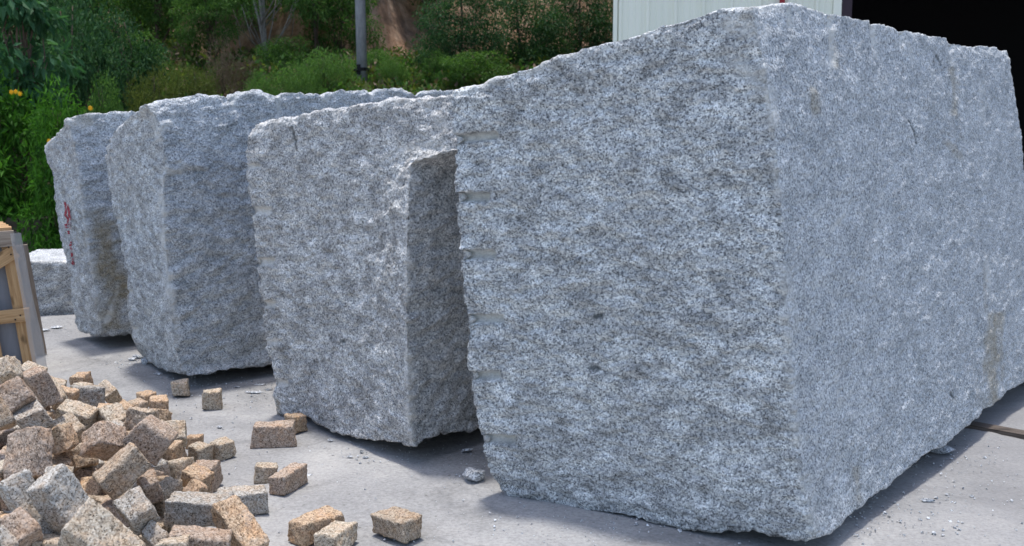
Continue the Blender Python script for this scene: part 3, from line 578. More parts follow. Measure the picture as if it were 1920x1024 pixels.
b1 = dict(d=(7.5, 7.0, 8.6),
    near=[(192,628),(187,600),(179,560),(173,500),(165,440),(157,400),(148,330),(140,280),(130,240),(124,222)],
    left=[(150,622),(140,605),(137,560),(133,520),(120,470),(112,440),(104,390),(99,330),(92,310),(86,285),(85,275)],
    front_bottom=[(150,622),(168,627),(192,628)],
    front_top=[(85,275),(95,265),(106,252),(116,238),(124,222)],
    right_bottom=[(192,628),(220,626),(245,623),(658,562)],
    far=[(658,562),(658,400),(658,228)],
    right_top=[(124,222),(140,219),(160,216),(185,211),(215,211),(248,208),(300,214),(658,228)])
o1, V1, F1 = granite_block('granite_block', 'brown stained granite block at the left end of the tall row with red paint strokes', b1, M['granite_cool'], .014, 4, rough=(1.0, 1.6),
    stains=[(190,425,228,560,26,1.0),(205,560,218,615,22,.8),(140,224,170,222,9,.6),(175,400,205,480,16,.6),(172,470,200,560,9,.5)],
    pales=[(128,228,170,236,8,.5),(192,620,215,560,4,.9),(215,560,222,545,3,.8),(148,340,172,480,4,.5),(172,480,190,620,3,.6)])
# red painted scribble on it
bvh = BVHTree.FromPolygons([Vector(v) for v in V1], [list(map(int, f)) for f in F1])
strokes = [((121,378),(124,392),(122,405)),((126,383),(130,400),(132,412)),((123,404),(128,412),(124,424)),((129,398),(131,415),(131,424)),((122,420),(125,428)),((130,420),(131,428)),
           ((128,433),(129,439)),((133,453),(132,462)),((132,464),(134,469)),((134,472),(135,480),(134,482)),((137,484),(136,490),(139,495)),((134,492),(138,497))]
paint_bins = [MB(), MB()]
for si, stk in enumerate(strokes):
    hits = []; mb = paint_bins[0 if si < 7 else 1]
    for i in range(len(stk)-1):
        for k in range(7):
            f = k/6; x = stk[i][0]*(1-f)+stk[i+1][0]*f; y = stk[i][1]*(1-f)+stk[i+1][1]*f
            w = 1.9+.6*math.sin(x*3+y)
            row = []
            for sx in (-w, w):
                h = bvh.ray_cast(Vector((0, 0, CAM_H)), Vector(ray(x+sx, y)))
                if h[0]: row.append(h[0]-Vector(ray(x, y)).normalized()*.006)
            if len(row) == 2: hits.append(row)
    for i in range(len(hits)-1):
        n = len(mb.v); mb.v += [tuple(hits[i][0]), tuple(hits[i][1]), tuple(hits[i+1][1]), tuple(hits[i+1][0])]; mb.f.append([n, n+1, n+2, n+3])
for mb, lb in zip(paint_bins, ('faded red painted scribble', 'row of faded red painted dabs')):
    pm = mb.build('paint_marking', M['red'], o1); pm.matrix_parent_inverse = Matrix.Translation(-o1.location); tag(pm, lb)
b0 = dict(d=(8.05, 8.45, 9.5),
    near=[(216,606),(215,550),(215,492)], left=[(2,614),(0,550),(0,495)],
    front_bottom=[(2,614),(90,612),(110,602),(150,604),(216,606)], front_top=[(0,495),(60,491),(100,491),(140,490),(216,492)],
    right_bottom=[(216,606),(240,560)], far=[(240,560),(240,460)], right_top=[(215,492),(240,460)])
b0['far'] = [(258,560),(258,510),(258,460)]; b0['right_bottom'] = [(216,606),(258,560)]; b0['right_top'] = [(215,492),(258,460)]
granite_block('granite_block', 'low whitish granite block lying behind the wooden crate', b0, M['granite_pale'], .016, 5, rough=(1.4, .45), group=None)

# ------------------------------------------------------------------ setts
TINTS = [(.375, .30, .225), (.42, .305, .205), (.355, .33, .295), (.36, .28, .22), (.41, .35, .275)]
rnd = random.Random(5)
def sett_mesh(dims, seed, n=11):
    """a hand split sett: box with worn edges, slightly skewed faces and a broken surface"""
    a = np.array(dims)/2; V = []; F = []; n0 = 0
    rs = np.random.RandomState(seed)
    nn = [max(6, int(round(x/.0075))) for x in dims]
    for ax in range(3):
        u, w = (ax+1) % 3, (ax+2) % 3
        for sgn in (-1, 1):
            gu = np.linspace(-1, 1, nn[u]+1); gw = np.linspace(-1, 1, nn[w]+1)
            U, W = np.meshgrid(gu, gw); P = np.zeros((U.size, 3)); P[:, ax] = sgn; P[:, u] = U.ravel(); P[:, w] = W.ravel()
            m = nn[u]+1; k = nn[w]; i = np.arange(nn[u]*nn[w]); q = (i//nn[u])*m+i % nn[u]+n0
            f = np.stack([q, q+1, q+m+1, q+m], 1)
            F.append(f if sgn > 0 else f[:, ::-1]); V.append(P); n0 += len(P)
    V = np.concatenate(V); F = np.concatenate(F)
    _, idx, inv = np.unique(np.round(V, 5), axis=0, return_index=True, return_inverse=True); V = V[idx]; F = inv.ravel()[F]
    # corners pushed about: trilinear skew
    cs = rs.normal(size=(2, 2, 2, 3))*.06
    t = (V+1)/2; off = 0
    for i in (0, 1):
        for j in (0, 1):
            for k in (0, 1):
                wgt = (t[:, 0] if i else 1-t[:, 0])*(t[:, 1] if j else 1-t[:, 1])*(t[:, 2] if k else 1-t[:, 2])
                off = off+wgt[:, None]*cs[i, j, k]
    P = V*a+off*a.min()*2*.9
    # round the edges with an uneven radius
    r = .0075*(1+.9*perlin(V*1.7+seed*3.1)+.7*perlin(V*5+seed))
    inner = np.clip(V*a, -(a-r[:, None]), a-r[:, None]); dlt = V*a-inner; ln = np.linalg.norm(dlt, axis=1)+1e-9
    P = P-dlt+dlt/ln[:, None]*np.minimum(ln, r)[:, None]
    N = dlt/ln[:, None]
    s = P*1.0+seed*1.37
    d = .0045*fbm(s*17, 2)+.0032*fbm(s*48, 3, .6)
    # big chips
    c = perlin(s*13+4); d -= .014*np.clip(c-.34, 0, 1)
    return P+N*d[:, None], F
def add_sett(loc, quat, dims, tint, label, seed, group='small tan granite setts'):
    V, F = sett_mesh(dims, seed)
    o = mesh_obj('granite_sett', V, F, M['sett'])
    o.rotation_mode = 'QUATERNION'; o.rotation_quaternion = quat; o.location = loc
    c = TINTS[tint]; j = [1+rnd.uniform(-.1, .1)]*3; o.color = (c[0]*j[0], c[1]*j[1], c[2]*j[2], 1)
    tag(o, label, 'paving stone', group); return o
OFF = 0.0
for i, (loc, q, dims, tint, label) in enumerate(STONES):
    add_sett(loc, q, [x+.004 for x in dims], tint, label, i+1)
# the stones inside the heap that carry the top ones
tops = np.array([s[0] for s in STONES if s[0][2] > .12])
def heap_height(x, y):
    d = np.hypot(tops[:, 0]-x, tops[:, 1]-y); w = np.exp(-(d/.13)**2)
    if d.min() > .26: return 0
    return float((w*tops[:, 2]).sum()/w.sum())
k = 0; placed = []
stoneC = np.array([s[0] for s in STONES])
for zi in range(6):
    for x in np.arange(-3.1, -.85, .125):
        for y in np.arange(2.3, 5.3, .125):
            xx = x+rnd.uniform(-.03, .03); yy = y+rnd.uniform(-.03, .03); z = .05+zi*.098+rnd.uniform(-.01, .01)
            h = heap_height(xx, yy)
            if z > h-.125 or xx > -1.3: continue
            P = np.array([xx, yy, z])
            if np.linalg.norm(stoneC-P, axis=1).min() < .085: continue
            px, py = project(P)
            if px < -70 or py > 1080: continue
            # keep those close under the skin of the heap
            if z < h-.25: continue
            k += 1
            add_sett((xx, yy, z), Quaternion((rnd.uniform(-1, 1), rnd.uniform(-1, 1), rnd.uniform(-1, 1)), rnd.uniform(-.5, .5)) @ Quaternion((0, 0, 1), rnd.uniform(0, 3)),
                     (.112, .1, .1), rnd.choice([0, 1, 3, 4, 2]), 'tan sett wedged in the shade under the top stones of the heap', 200+k)
print('inner setts', k)

# ------------------------------------------------------------------ granite chips and grit
def chip(loc, size, rz, label, seed, mat='chip', group=None, flat=.45):
    rs = np.random.RandomState(seed)
    import bmesh
    bm = bmesh.new()
    for i in range(14):
        p = rs.normal(size=3); p /= np.linalg.norm(p); bm.verts.new((p[0]*size[0], p[1]*size[1], p[2]*size[2]))
    bmesh.ops.convex_hull(bm, input=bm.verts)
    for v in [v for v in bm.verts if not v.link_faces]: bm.verts.remove(v)
    bmesh.ops.triangulate(bm, faces=bm.faces)
    if max(size) > .03:
        bmesh.ops.subdivide_edges(bm, edges=bm.edges, cuts=3, use_grid_fill=True)
        co = np.array([v.co for v in bm.verts]); nn = fbm(co*30+seed, 3)*.025*min(size)*2
        for v, q in zip(bm.verts, nn): v.co += v.co.normalized()*float(q)*2
    zmin = min(v.co.z for v in bm.verts)
    me = bpy.data.meshes.new('stone_chip'); bm.to_mesh(me); bm.free(); me.materials.append(M[mat])
    o = bpy.data.objects.new('stone_chip', me); COL.objects.link(o); o.location = (loc[0], loc[1], -zmin-.003); o.rotation_euler = (0, 0, rz)
    return tag(o, label, 'stone chip', group)
CG = 'grey granite chips on the concrete'
for px, py, sx, sy, sz, lab in [
    (887,900,.062,.05,.034,'largest jagged grey granite chip left of the big block foot'),
    (880,846,.05,.02,.010,'flat grey sliver in the shade between the two big blocks'),
    (247,676,.035,.03,.015,'pale grey chip beside the foot of the long block'),
    (258,672,.05,.03,.018,'flat dark chip leaning at the foot of the long block'),
    (272,683,.03,.022,.03,'small dark angular chip beside the foot of the long block'),
    (296,702,.035,.012,.008,'thin dark sliver in front of the long block'),
    (478,736,.07,.02,.008,'long thin flake left of the third block'),
    (490,721,.05,.015,.006,'thin flake behind the long flake left of the third block'),
    (503,731,.03,.015,.006,'short flake beside the third block edge'),
    (444,726,.02,.012,.006,'tiny flake left of the flakes by the third block'),
    (412,802,.02,.012,.008,'brown crumb on the concrete in front of the heap'),
    (620,826,.02,.012,.006,'small flake in front of the third block'),
    (656,857,.018,.012,.006,'small flake on the concrete below the third block'),
    (685,858,.018,.012,.006,'tiny flake beside another below the third block'),
    (80,621,.06,.04,.012,'flat whitish flake in front of the low block'),
    (106,615,.05,.04,.012,'flat grey flake at the foot of the low block'),
    (575,891,.03,.015,.006,'thin flake beside the slanted pair of setts'),
    (1765,850,.07,.05,.03,'rubble chip in the shade under the right side of the big block'),
    
    (1740,940,.03,.02,.008,'thin chip on the concrete at bottom right')]:
    p = on_ground(px, py)
    chip(p, (sx, sy, sz), rnd.uniform(-.3, .3), lab, int(px), group=CG)
# grit: sand and crumbs nobody could count
rs = np.random.RandomState(8); V = []; F = []
def crumb(x, y, r):
    n = len(V); q = rs.normal(size=(6, 3))*.25*r
    base = np.array([(1,0,0),(0,1,0),(-1,0,0),(0,-1,0),(0,0,.8),(0,0,-.5)])*r+q; c, s = math.cos(x*99), math.sin(x*99)
    for b in base: V.append((x+b[0]*c-b[1]*s, y+b[0]*s+b[1]*c, b[2]+.001))
    for f in ((0,1,4),(1,2,4),(2,3,4),(3,0,4),(1,0,5),(2,1,5),(3,2,5),(0,3,5)): F.append([n+i for i in f])
for i in range(1500):
    p = on_ground(rs.uniform(80, 1960), rs.uniform(600, 1060)); crumb(p[0], p[1], abs(rs.normal())*.0016+.001)
for cx, cy, sx, sy, n in [(1650,960,70,30,120),(1200,985,160,14,160),(700,850,90,18,120),(380,715,60,10,110),(320,900,90,50,160),(250,680,40,10,160),(470,735,60,16,110),(1800,850,60,30,140),(1700,960,90,40,160),(900,870,40,30,80),(150,615,60,8,160),(420,780,60,40,90)]:
    for i in range(n):
        p = on_ground(rs.normal()*sx+cx, min(1070, max(590, rs.normal()*sy+cy))); crumb(p[0], p[1], abs(rs.normal())*.003+.0012)
tag(mesh_obj('grit', V, F, M['chip'], None, False, None), kind='stuff', label='loose grit and crumbs scattered over the concrete')
# weathered plank on the ground by the far side of the big block
a = on_ground(1790, 795); b = on_ground(1990, 832); v = b-a; L = np.linalg.norm(v)
mb = MB().box(0, L, -.045, .045, -.01, .022); pl = mb.build('timber_plank', M['wood_dark']); pl.location = a; pl.rotation_euler = (0, 0, math.atan2(v[1], v[0]))
tag(pl, 'dark weathered timber plank lying on the ground at the right edge', 'plank')

# ------------------------------------------------------------------ wooden crate of stone slabs
co = on_ground(80, 700); crate = empty('wooden_crate', co, R(29))
tag(crate, 'pine crate of grey stone slabs wrapped in clear film at the left edge', 'crate')
def beam(name, p0, p1, w, th, mat, label=None):
    p0 = Vector(p0); p1 = Vector(p1); dv = p1-p0; L = dv.length; x = dv.normalized()
    yv = Vector((0, 1, 0)); yv = (yv-x*yv.dot(x)); 
    if yv.length < .2: yv = Vector((0, 0, 1)); yv = (yv-x*yv.dot(x))
    yv.normalize(); zv = x.cross(yv)
    b = .003
    V = []
    for xx in (0, L):
        for (yy, zz) in ((-th/2+b, -w/2), (th/2-b, -w/2), (th/2, -w/2+b), (th/2, w/2-b), (th/2-b, w/2), (-th/2+b, w/2), (-th/2, w/2-b), (-th/2, -w/2+b)): V.append((xx, yy, zz))
    F = [[i, (i+1) % 8, 8+(i+1) % 8, 8+i] for i in range(8)]+[list(range(8))[::-1], list(range(8, 16))]
    o = mesh_obj(name, V, F, M[mat], crate, False)
    m = Matrix((x, yv, zv)).transposed().to_4x4(); m.translation = p0; o.matrix_local = m
    if label: o['label'] = label
    return o
# local x to the right, y away, z up; the frame leans: top is shifted left
H_ = .935
def lean(x, z): return x-.095*(z/H_)
def fp(x, z, y=0): return (lean(x, z), y, z)
for x, w in ((-.065, .095), (-.245, .085), (-.40, .085), (-.62, .085)): beam('post', fp(x, .0, -.012), fp(x, H_-.10, -.012), w*.82, .024, 'wood')
beam('top_rail', (-1.15, -.042, H_-.075), (lean(-.02, H_), -.042, H_-.045), .10, .026, 'wood_grey')
beam('middle_rail', (-1.15, -.042, .365), (lean(-.015, .39), -.042, .40), .085, .026, 'wood')
beam('brace', (lean(-.56, .5), -.040, .50), (lean(-.03, H_-.12), -.040, H_-.125), .085, .020, 'wood')
beam('bottom_rail', (-.75, -.040, .16), (lean(-.02, .05), -.040, .02), .085, .022, 'wood')
for k, yy in enumerate((.03, .17, .31, .45)): beam('top_board', (-1.15, yy, H_+.005), (lean(-.03, H_)-.01*k, yy, H_+.012), .022, .10, 'wood')
beam('rear_post', (.035, .64, 0), (-.045, .64, .78), .075, .03, 'wood_grey', 'dark rear post')
for k in range(7):
    y = .03+k*.075
    mb = MB(); n = len(mb.v)
    mb.v += [(-1.1, y, .05), (lean(-.07, .05), y, .05), (lean(-.07, H_), y, H_-.02), (-1.1, y, H_-.02), (-1.1, y+.06, .05), (lean(-.07, .05), y+.06, .05), (lean(-.07, H_), y+.06, H_-.02), (-1.1, y+.06, H_-.02)]
    mb.f += [[0, 1, 2, 3], [5, 4, 7, 6], [1, 5, 6, 2], [4, 0, 3, 7], [3, 2, 6, 7], [4, 5, 1, 0]]
    mb.build('stone_slab', M['slab'], crate)
mb = MB()
for (x, z) in ((-.10, .865), (-.13, .835), (-.26, .86), (-.09, .40), (-.12, .375), (-.30, .395), (-.12, .79)):
    mb.tube([(x-.02, -.060, z), (x-.02, -.052, z)], .005, 8)
no = mb.build('nail_heads', M['black'], crate); no['kind'] = 'stuff'
# film drapes over the right hand end
us = np.linspace(0, 1, 26); vs_ = np.linspace(0, 1, 30); V = []
for v in vs_:
    for u in us:
        z = v*(H_-.012)
        s = u*.95
        if s < .16: x, y = lean(-.045+s*.42, z), -.062
        else: x, y = lean(.022-(s-.16)*.14, z), -.062+(s-.16)*.66
        nx = perlin(np.array([[u*7, v*2.2, 1.]]))[0]; x += .010*nx+.02*(1-v)*min(1, u*3); y += .006*perlin(np.array([[u*9, v*5, 7.]]))[0]
        V.append((x, y, z))
F = [[j*26+i, j*26+i+1, (j+1)*26+i+1, (j+1)*26+i] for j in range(29) for i in range(25)]
mesh_obj('plastic_film', V, F, M['film'], crate)

# ------------------------------------------------------------------ shed
shed = empty('metal_shed', (1.19, 12.0, 0), R(-7)); tag(shed, 'pale green ribbed metal shed with a large dark open bay', 'shed')
WH = 6.4; x_open = 2.62
def ribbed(name, x0, x1, z0, z1, y, mat, parent, pitch=.32, depth=.03):
    V = []; F = []; xs = []; x = x0
    prof = []
    n = int((x1-x0)/pitch)+1
    for i in range(n):
        b = x0+i*pitch
        for dx, dy in ((0, 0), (.018, -depth), (.045, -depth), (.063, 0), (.115, 0), (.119, -.006), (.131, -.006), (.135, 0), (.19, 0), (.194, -.006), (.206, -.006), (.21, 0), (.26, 0), (.264, -.006), (.276, -.006), (.28, 0)):
            if b+dx <= x1: prof.append((b+dx, y+dy))
    prof.append((x1, y))
    for (x, yy) in prof: V += [(x, yy, z0), (x, yy, z1)]
    F = [[2*i, 2*i+2, 2*i+3, 2*i+1] for i in range(len(prof)-1)]
    return mesh_obj(name, V, F, mat, parent, False)
ribbed('wall', .05, x_open-.12, 0, WH, 0, M['clad'], shed)
MB().box(0, .05, -.035, .05, 0, WH).build('corner_trim', M['clad'], shed)
MB().box(x_open-.12, x_open-.03, -.04, .06, 0, WH).build('door_trim', M['clad'], shed)
MB().box(x_open-.03, x_open+.09, -.02, .16, 0, WH).build('door_post', M['frame'], shed)
mb = MB(); mb.tube([(1.92, -.09, 0.05), (1.92, -.09, WH-.05)], .032, 12); pp = mb.build('downpipe', M['redpipe'], shed, True)
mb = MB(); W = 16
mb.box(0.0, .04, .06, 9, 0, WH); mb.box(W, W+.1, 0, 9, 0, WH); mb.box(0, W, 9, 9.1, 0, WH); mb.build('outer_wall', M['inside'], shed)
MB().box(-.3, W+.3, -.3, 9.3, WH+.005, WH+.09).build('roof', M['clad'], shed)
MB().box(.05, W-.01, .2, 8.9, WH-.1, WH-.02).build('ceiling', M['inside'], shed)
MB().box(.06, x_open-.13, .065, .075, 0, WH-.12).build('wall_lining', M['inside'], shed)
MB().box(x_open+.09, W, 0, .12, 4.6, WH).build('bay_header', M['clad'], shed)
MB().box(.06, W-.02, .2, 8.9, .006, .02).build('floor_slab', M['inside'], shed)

# ------------------------------------------------------------------ pole
pb = at(680, 262, 17.0); pole = empty('utility_pole', (pb[0], 17.0, hz(pb[0], 17.0)-.1)); tag(pole, 'round grey concrete pole with a black band behind the stone blocks', 'pole')
MB().tube([(0.02, 0, -.5), (0, 0, 2), (-.10, 0, 9)], [.092, .084, .06], 20).build('shaft', M['pole'], pole, True)
zz = at(676, 130, 17.0)[2]-pole.location.z
mb = MB(); mb.tube([(0, 0, zz-.09), (0, 0, zz-.03), (0, 0, zz-.028), (0, 0, zz+.025), (0, 0, zz+.027), (0, 0, zz+.075)], [.088, .088, .11, .11, .088, .088], 20)
mb.box(.09, .125, -.03, .03, zz-.03, zz+.02); mb.box(-.125, -.09, -.03, .03, zz-.03, zz+.02); mb.build('band', M['black'], pole)

# ------------------------------------------------------------------ vegetation
def leaf_cloud(clumps, n, lw, ll, seed, droop=.3, gather=1.0):
    """n separate leaves (two faces folded along the midrib) spread through ellipsoid clumps (cx,cy,cz,rx,ry,rz)"""
    rs = np.random.RandomState(seed); C = np.array(clumps); vol = (C[:, 3]*C[:, 4]*C[:, 5])**.67; pick = rs.choice(len(C), n, p=vol/vol.sum())
    dirs = rs.normal(size=(n, 3)); dirs /= np.linalg.norm(dirs, axis=1)[:, None]; rad = rs.uniform(.35, 1.05, n)**.7
    P = C[pick, :3]+dirs*rad[:, None]*C[pick, 3:6]
    # leaf axis: outwards and down
    ax = dirs*.7+rs.normal(size=(n, 3))*.55; ax[:, 2] -= droop; ax /= np.linalg.norm(ax, axis=1)[:, None]
    up = np.array([0, 0, 1.])+rs.normal(size=(n, 3))*.45; sd = np.cross(ax, up); sd /= np.linalg.norm(sd, axis=1)[:, None]+1e-9
    nr = np.cross(sd, ax); sc = rs.uniform(.6, 1.25, n)[:, None]
    L = ll*sc; W = lw*sc*.5
    v0 = P; v1 = P+ax*L*.45+sd*W+nr*W*.3; v2 = P+ax*L-nr*L*.12; v3 = P+ax*L*.45-sd*W+nr*W*.3; vm = P+ax*L*.5
    V = np.stack([v0, v1, v2, v3], 1).reshape(-1, 3); i = np.arange(n)[:, None]*4
    F = np.concatenate([i+[0, 1, 2], i+[0, 2, 3]])
    return V, F
def make_clumps(rs, r, h, n, base=.0):
    out = []
    for k in range(n):
        a = rs.uniform(0, 2*math.pi); q = math.sqrt(rs.uniform(0, 1)); zc = base+(h-base)*rs.uniform(.12, .92)
        env = math.sin(math.pi*min(.95, max(.12, (zc-base)/(h-base)*.85+.1)))**.7
        s = rs.uniform(.16, .34)*min(r*1.4, h)
        out.append((math.cos(a)*q*r*env, math.sin(a)*q*r*env, zc, s*1.15, s*1.15, s*.75))
    return out
protos = {}
def plant_proto(key, r, h, ncl, nleaf, lw, ll, leaf, bark, seed, base=0., droop=.3, trunks=1, tr=.05, lean_=.1):
    rs = np.random.RandomState(seed); cl = make_clumps(rs, r, h, ncl, base)
    V, F = leaf_cloud(cl, nleaf, lw, ll, seed, droop)
    crown = mesh_obj('crown', V, F, M[leaf], None, False); crown_mesh = crown.data; bpy.data.objects.remove(crown)
    mb = MB(); 
    for t in range(trunks):
        a = rs.uniform(0, 6.28); x0, y0 = math.cos(a)*.06*t, math.sin(a)*.06*t
        top = (math.cos(a)*lean_*h, math.sin(a)*lean_*h, h*.93); pts = []
        for q in np.linspace(0, 1, 7): pts.append((x0+(top[0]-x0)*q+rs.normal()*.02*h*q, y0+(top[1]-y0)*q+rs.normal()*.02*h*q, -.25+q*(top[2]+.25)))
        mb.tube(pts, [tr*(1-.75*q) for q in np.linspace(0, 1, 7)], 7)
        for b in rs.permutation(len(cl))[:10]:
            c = cl[b]; q = min(.95, max(.1, c[2]/h-.2)); k = int(q*6); p = pts[k]
            mid = tuple((p[j]+c[j])/2+rs.normal()*.04*h for j in range(3)); mb.tube([p, mid, c[:3]], [tr*.45, tr*.3, tr*.12], 5)
    tk = mb.build('trunk', M[bark], None, True); tm = tk.data; bpy.data.objects.remove(tk)
    protos[key] = (crown_mesh, tm)
PH = {}
def plant(key, name, label, px, Y, hw, top, rz=0., cat='shrub', group=None):
    x = at(px, 300, Y)[0]; z = hz(x, Y)-.12 if Y > 14.0 else -.02
    r0, h0 = PR[key]; s = hw*Y/FPX/r0; sz = max(.25, (at(px, top, Y)[2]-z)/h0)
    e = empty(name, (x, Y, z), rz); e.scale = (s, s, sz)
    cm, tm = protos[key]
    for n, m in (('crown', cm), ('trunk', tm)):
        o = bpy.data.objects.new(n, m); COL.objects.link(o); o.parent = e
    tag(e, label, cat, group); return e
PR = dict(bigleaf=(.62, 3.4), bright=(.95, 2.0), dark=(1.5, 3.4), mid=(1.4, 3.0), fine=(1.1, 1.7), olive=(1.1, 1.5), dry=(1.0, 1.3), airy=(1.9, 5.6), airydark=(1.3, 5.6), tall=(1.9, 4.6), slim=(1.2, 6.8))
def proto(key, *a, **k): plant_proto(key, *PR[key], *a, **k)
proto('bigleaf', 30, 2600, .06, .15, 'leaf_blue', 'bark_brown', 1, 1.7, .9, 3, .03)
proto('bright', 40, 8000, .04, .13, 'leaf_bright', 'bark_brown', 2, .0, .2, 5, .015)
proto('dark', 46, 11000, .055, .13, 'leaf_dark', 'bark_brown', 3, .1, .25, 2, .06)
proto('mid', 40, 10000, .05, .12, 'leaf_mid', 'bark_brown', 4, .1, .2, 3, .04)
proto('fine', 38, 10000, .03, .09, 'leaf_fine', 'bark_brown', 5, 0, .0, 4, .02)
proto('olive', 30, 6500, .03, .10, 'leaf_olive', 'bark_brown', 6, 0, .0, 4, .02)
proto('dry', 24, 3000, .012, .16, 'leaf_dry', 'bark_brown', 7, 0, -.3, 6, .015)
proto('airy', 46, 13000, .035, .15, 'leaf_fine', 'bark_pale', 8, 1.5, .5, 3, .055, .16)
proto('airydark', 44, 13000, .04, .14, 'leaf_mid', 'bark_brown', 9, .9, .5, 1, .09, .04)
proto('tall', 60, 17000, .055, .13, 'leaf_dark', 'bark_brown', 10, .1, .25, 1, .09, .04)
proto('slim', 22, 4500, .05, .13, 'leaf_mid', 'bark_pale', 12, 3.6, .3, 1, .07, .03)
T = 'trees and shrubs on the hillside'
VEG = [
 ('bigleaf','tree','large leaved blue green tree with drooping leaves at the top left edge',15,12.7,105,-70,0,'tree'),
 ('bright','shrub','bright green shrub with yellow flowers at the left edge above the crate',5,12.0,110,160,1,'shrub'),
 ('bright','shrub','bright green shrub with yellow flowers touching the leftmost block',120,11.4,78,178,3,'shrub'),
 ('dark','tree','dark green tree behind the yellow flowering shrub at upper left',150,15.6,85,-20,.5,'tree'),
 ('dark','tree','dark green tree above the leftmost tall block',235,16.6,75,20,2.5,'tree'),
 ('mid','shrub','leafy mid green bush just above the leftmost tall block',205,14.6,50,145,2,'shrub'),
 ('olive','shrub','olive scrub bush above the top left end of the long block',300,15.2,55,128,1,'shrub'),
 ('olive','shrub','olive scrub bush below the bare pinkish earth',368,15.8,42,125,4,'shrub'),
 ('airydark','tree','thin dark tree standing behind the olive scrub',300,20.0,80,-160,2,'tree'),
 ('dry','shrub','bare brown twiggy bush beside the pinkish earth',425,16.2,42,88,0,'shrub'),
 ('dry','shrub','bare brown twiggy bush left of the leaning pale trunks',470,17.5,40,110,2,'shrub'),
 ('airy','tree','airy tree with leaning pale trunks left of the pole',510,19.0,110,-200,2.2,'tree'),
 ('airy','tree','airy light green tree high above the pinkish earth',405,22.0,95,-170,4.0,'tree'),
 ('airydark','tree','slender dark tree with a bare trunk left of the pole',598,20.0,50,-200,1,'tree'),
 ('fine','shrub','light green bush left of the pole foot',555,15.6,45,125,1,'shrub'),
 ('fine','shrub','taller light green bush touching the pole on its left',618,16.0,52,98,3,'shrub'),
 ('fine','shrub','low light green bush above the middle of the long block',500,15.6,32,140,5,'shrub'),
 ('mid','shrub','mid green bush right behind the pole foot',712,18.2,42,105,2,'shrub'),
 ('airydark','tree','dense tree directly behind the upper pole',660,22.0,55,-200,5,'tree'),
 ('slim','tree','tree with two pale trunks above the orange cliff',748,26.5,50,-260,1,'tree'),
 ('slim','tree','tree with a thin grey trunk at the right end of the orange cliff',736,27.5,50,-220,3,'tree'),
 ('tall','tree','large dark green tree right of the orange cliff',868,18.0,80,-60,.4,'tree'),
 ('tall','tree','large dark green tree halfway between the orange cliff and the shed',975,19.0,85,-40,1.9,'tree'),
 ('tall','tree','large dark green tree beside the shed corner',1085,20.0,80,-70,3.3,'tree'),
 ('mid','tree','lighter green tree peeping over the dark ones by the shed',1045,25.0,80,-90,1,'tree'),
 ('mid','tree','broad green tree high on the slope above the orange cliff',815,30.0,80,-140,2,'tree'),
 ('dark','tree','dark tree high on the slope left of the pole top',570,29.0,80,-140,5,'tree'),
 ('dark','tree','dark tree high on the slope at upper left',300,27.0,110,-150,4,'tree'),
 ('mid','tree','green tree high on the slope above the leftmost block',190,22.0,110,-150,4,'tree'),
 ('dark','tree','dark tree far up behind the left edge shrubs',40,18.0,130,-120,3,'tree'),
 ('airy','tree','airy tree high up the slope behind the pole',690,32.0,90,-200,.5,'tree'),
 ('dark','tree','dark tree high up between the pale trunks and the shed',930,31.0,100,-150,.5,'tree'),
 ('mid','tree','green tree growing in front of the cliff between the pole and the leaning pale trunks',640,20.5,62,-60,4,'tree'),
 ('airydark','tree','loose green tree above the bare twiggy bushes',455,20.5,70,-120,3,'tree'),
 ('mid','tree','rounded green tree high up above the pinkish earth',350,23.0,80,-110,5,'tree'),
 ('mid','shrub','small green bush between the leaning pale trunks and the slender dark tree',545,18.0,48,70,.3,'shrub'),
 ('airydark','tree','loose green tree hanging over the orange cliff',775,25.5,60,-160,.8,'tree'),
 ('airydark','tree','loose green tree just right of the upper pole',712,24.0,42,-150,1.8,'tree'),
 ('olive','shrub','olive scrub bush at the foot of the orange cliff',790,19.5,40,140,.5,'shrub'),
 ('mid','tree','leafy green tree low on the slope above the olive scrub',265,17.5,62,60,1.3,'tree'),
 ('airydark','tree','feathery tree standing over the pinkish earth',395,18.5,55,-60,2.3,'tree'),
 ('mid','shrub','green bush under the big dark trees by the shed',900,16.8,60,120,.7,'shrub'),
 ('mid','shrub','green bush at the left foot of the big dark trees',815,17.2,35,95,2.7,'shrub'),
 ('tall','tree','dark tree crowning the orange cliff',755,28.5,70,-260,2.2,'tree'),
 ('dark','tree','dark bushy tree above the leaning pale trunks',470,27.0,90,-150,2.6,'tree'),
 ('mid','tree','green tree on the terrace above the pinkish earth',385,26.5,70,-110,1.6,'tree'),
 ('tall','tree','dark leafy tree on the slope straight above the leftmost tall block',160,19.5,75,-90,5.1,'tree'),
 ('fine','shrub','pale green bush at the foot of the cliff just right of the pole',735,17.0,30,112,.6,'shrub'),
 ('airy','tree','airy tree filling the slope between the leaning trunks and the slender dark tree',560,21.0,60,-90,1.2,'tree'),
 ('airydark','tree','leafy tree leaning over the middle of the orange cliff',742,23.3,42,-150,3.4,'tree'),
 ('airydark','tree','leafy tree at the right end of the orange cliff beside the dark trees',800,23.0,38,-130,.4,'tree'),
 ('dark','tree','dark bush on the slope above the bare brown twiggy bushes',440,22.0,48,20,.2,'tree'),
 ('mid','shrub','leafy bush hanging at the left end of the orange cliff',700,22.5,30,60,1.6,'shrub'),
 ('dry','shrub','bare brown twiggy bush right of the pole below the orange cliff',745,19.0,35,118,.5,'shrub'),
]
for k_, n_, lab, px, Y, hw, top, rz, cat in VEG: plant(k_, n_, lab, px, Y, hw, top, rz, cat, T)
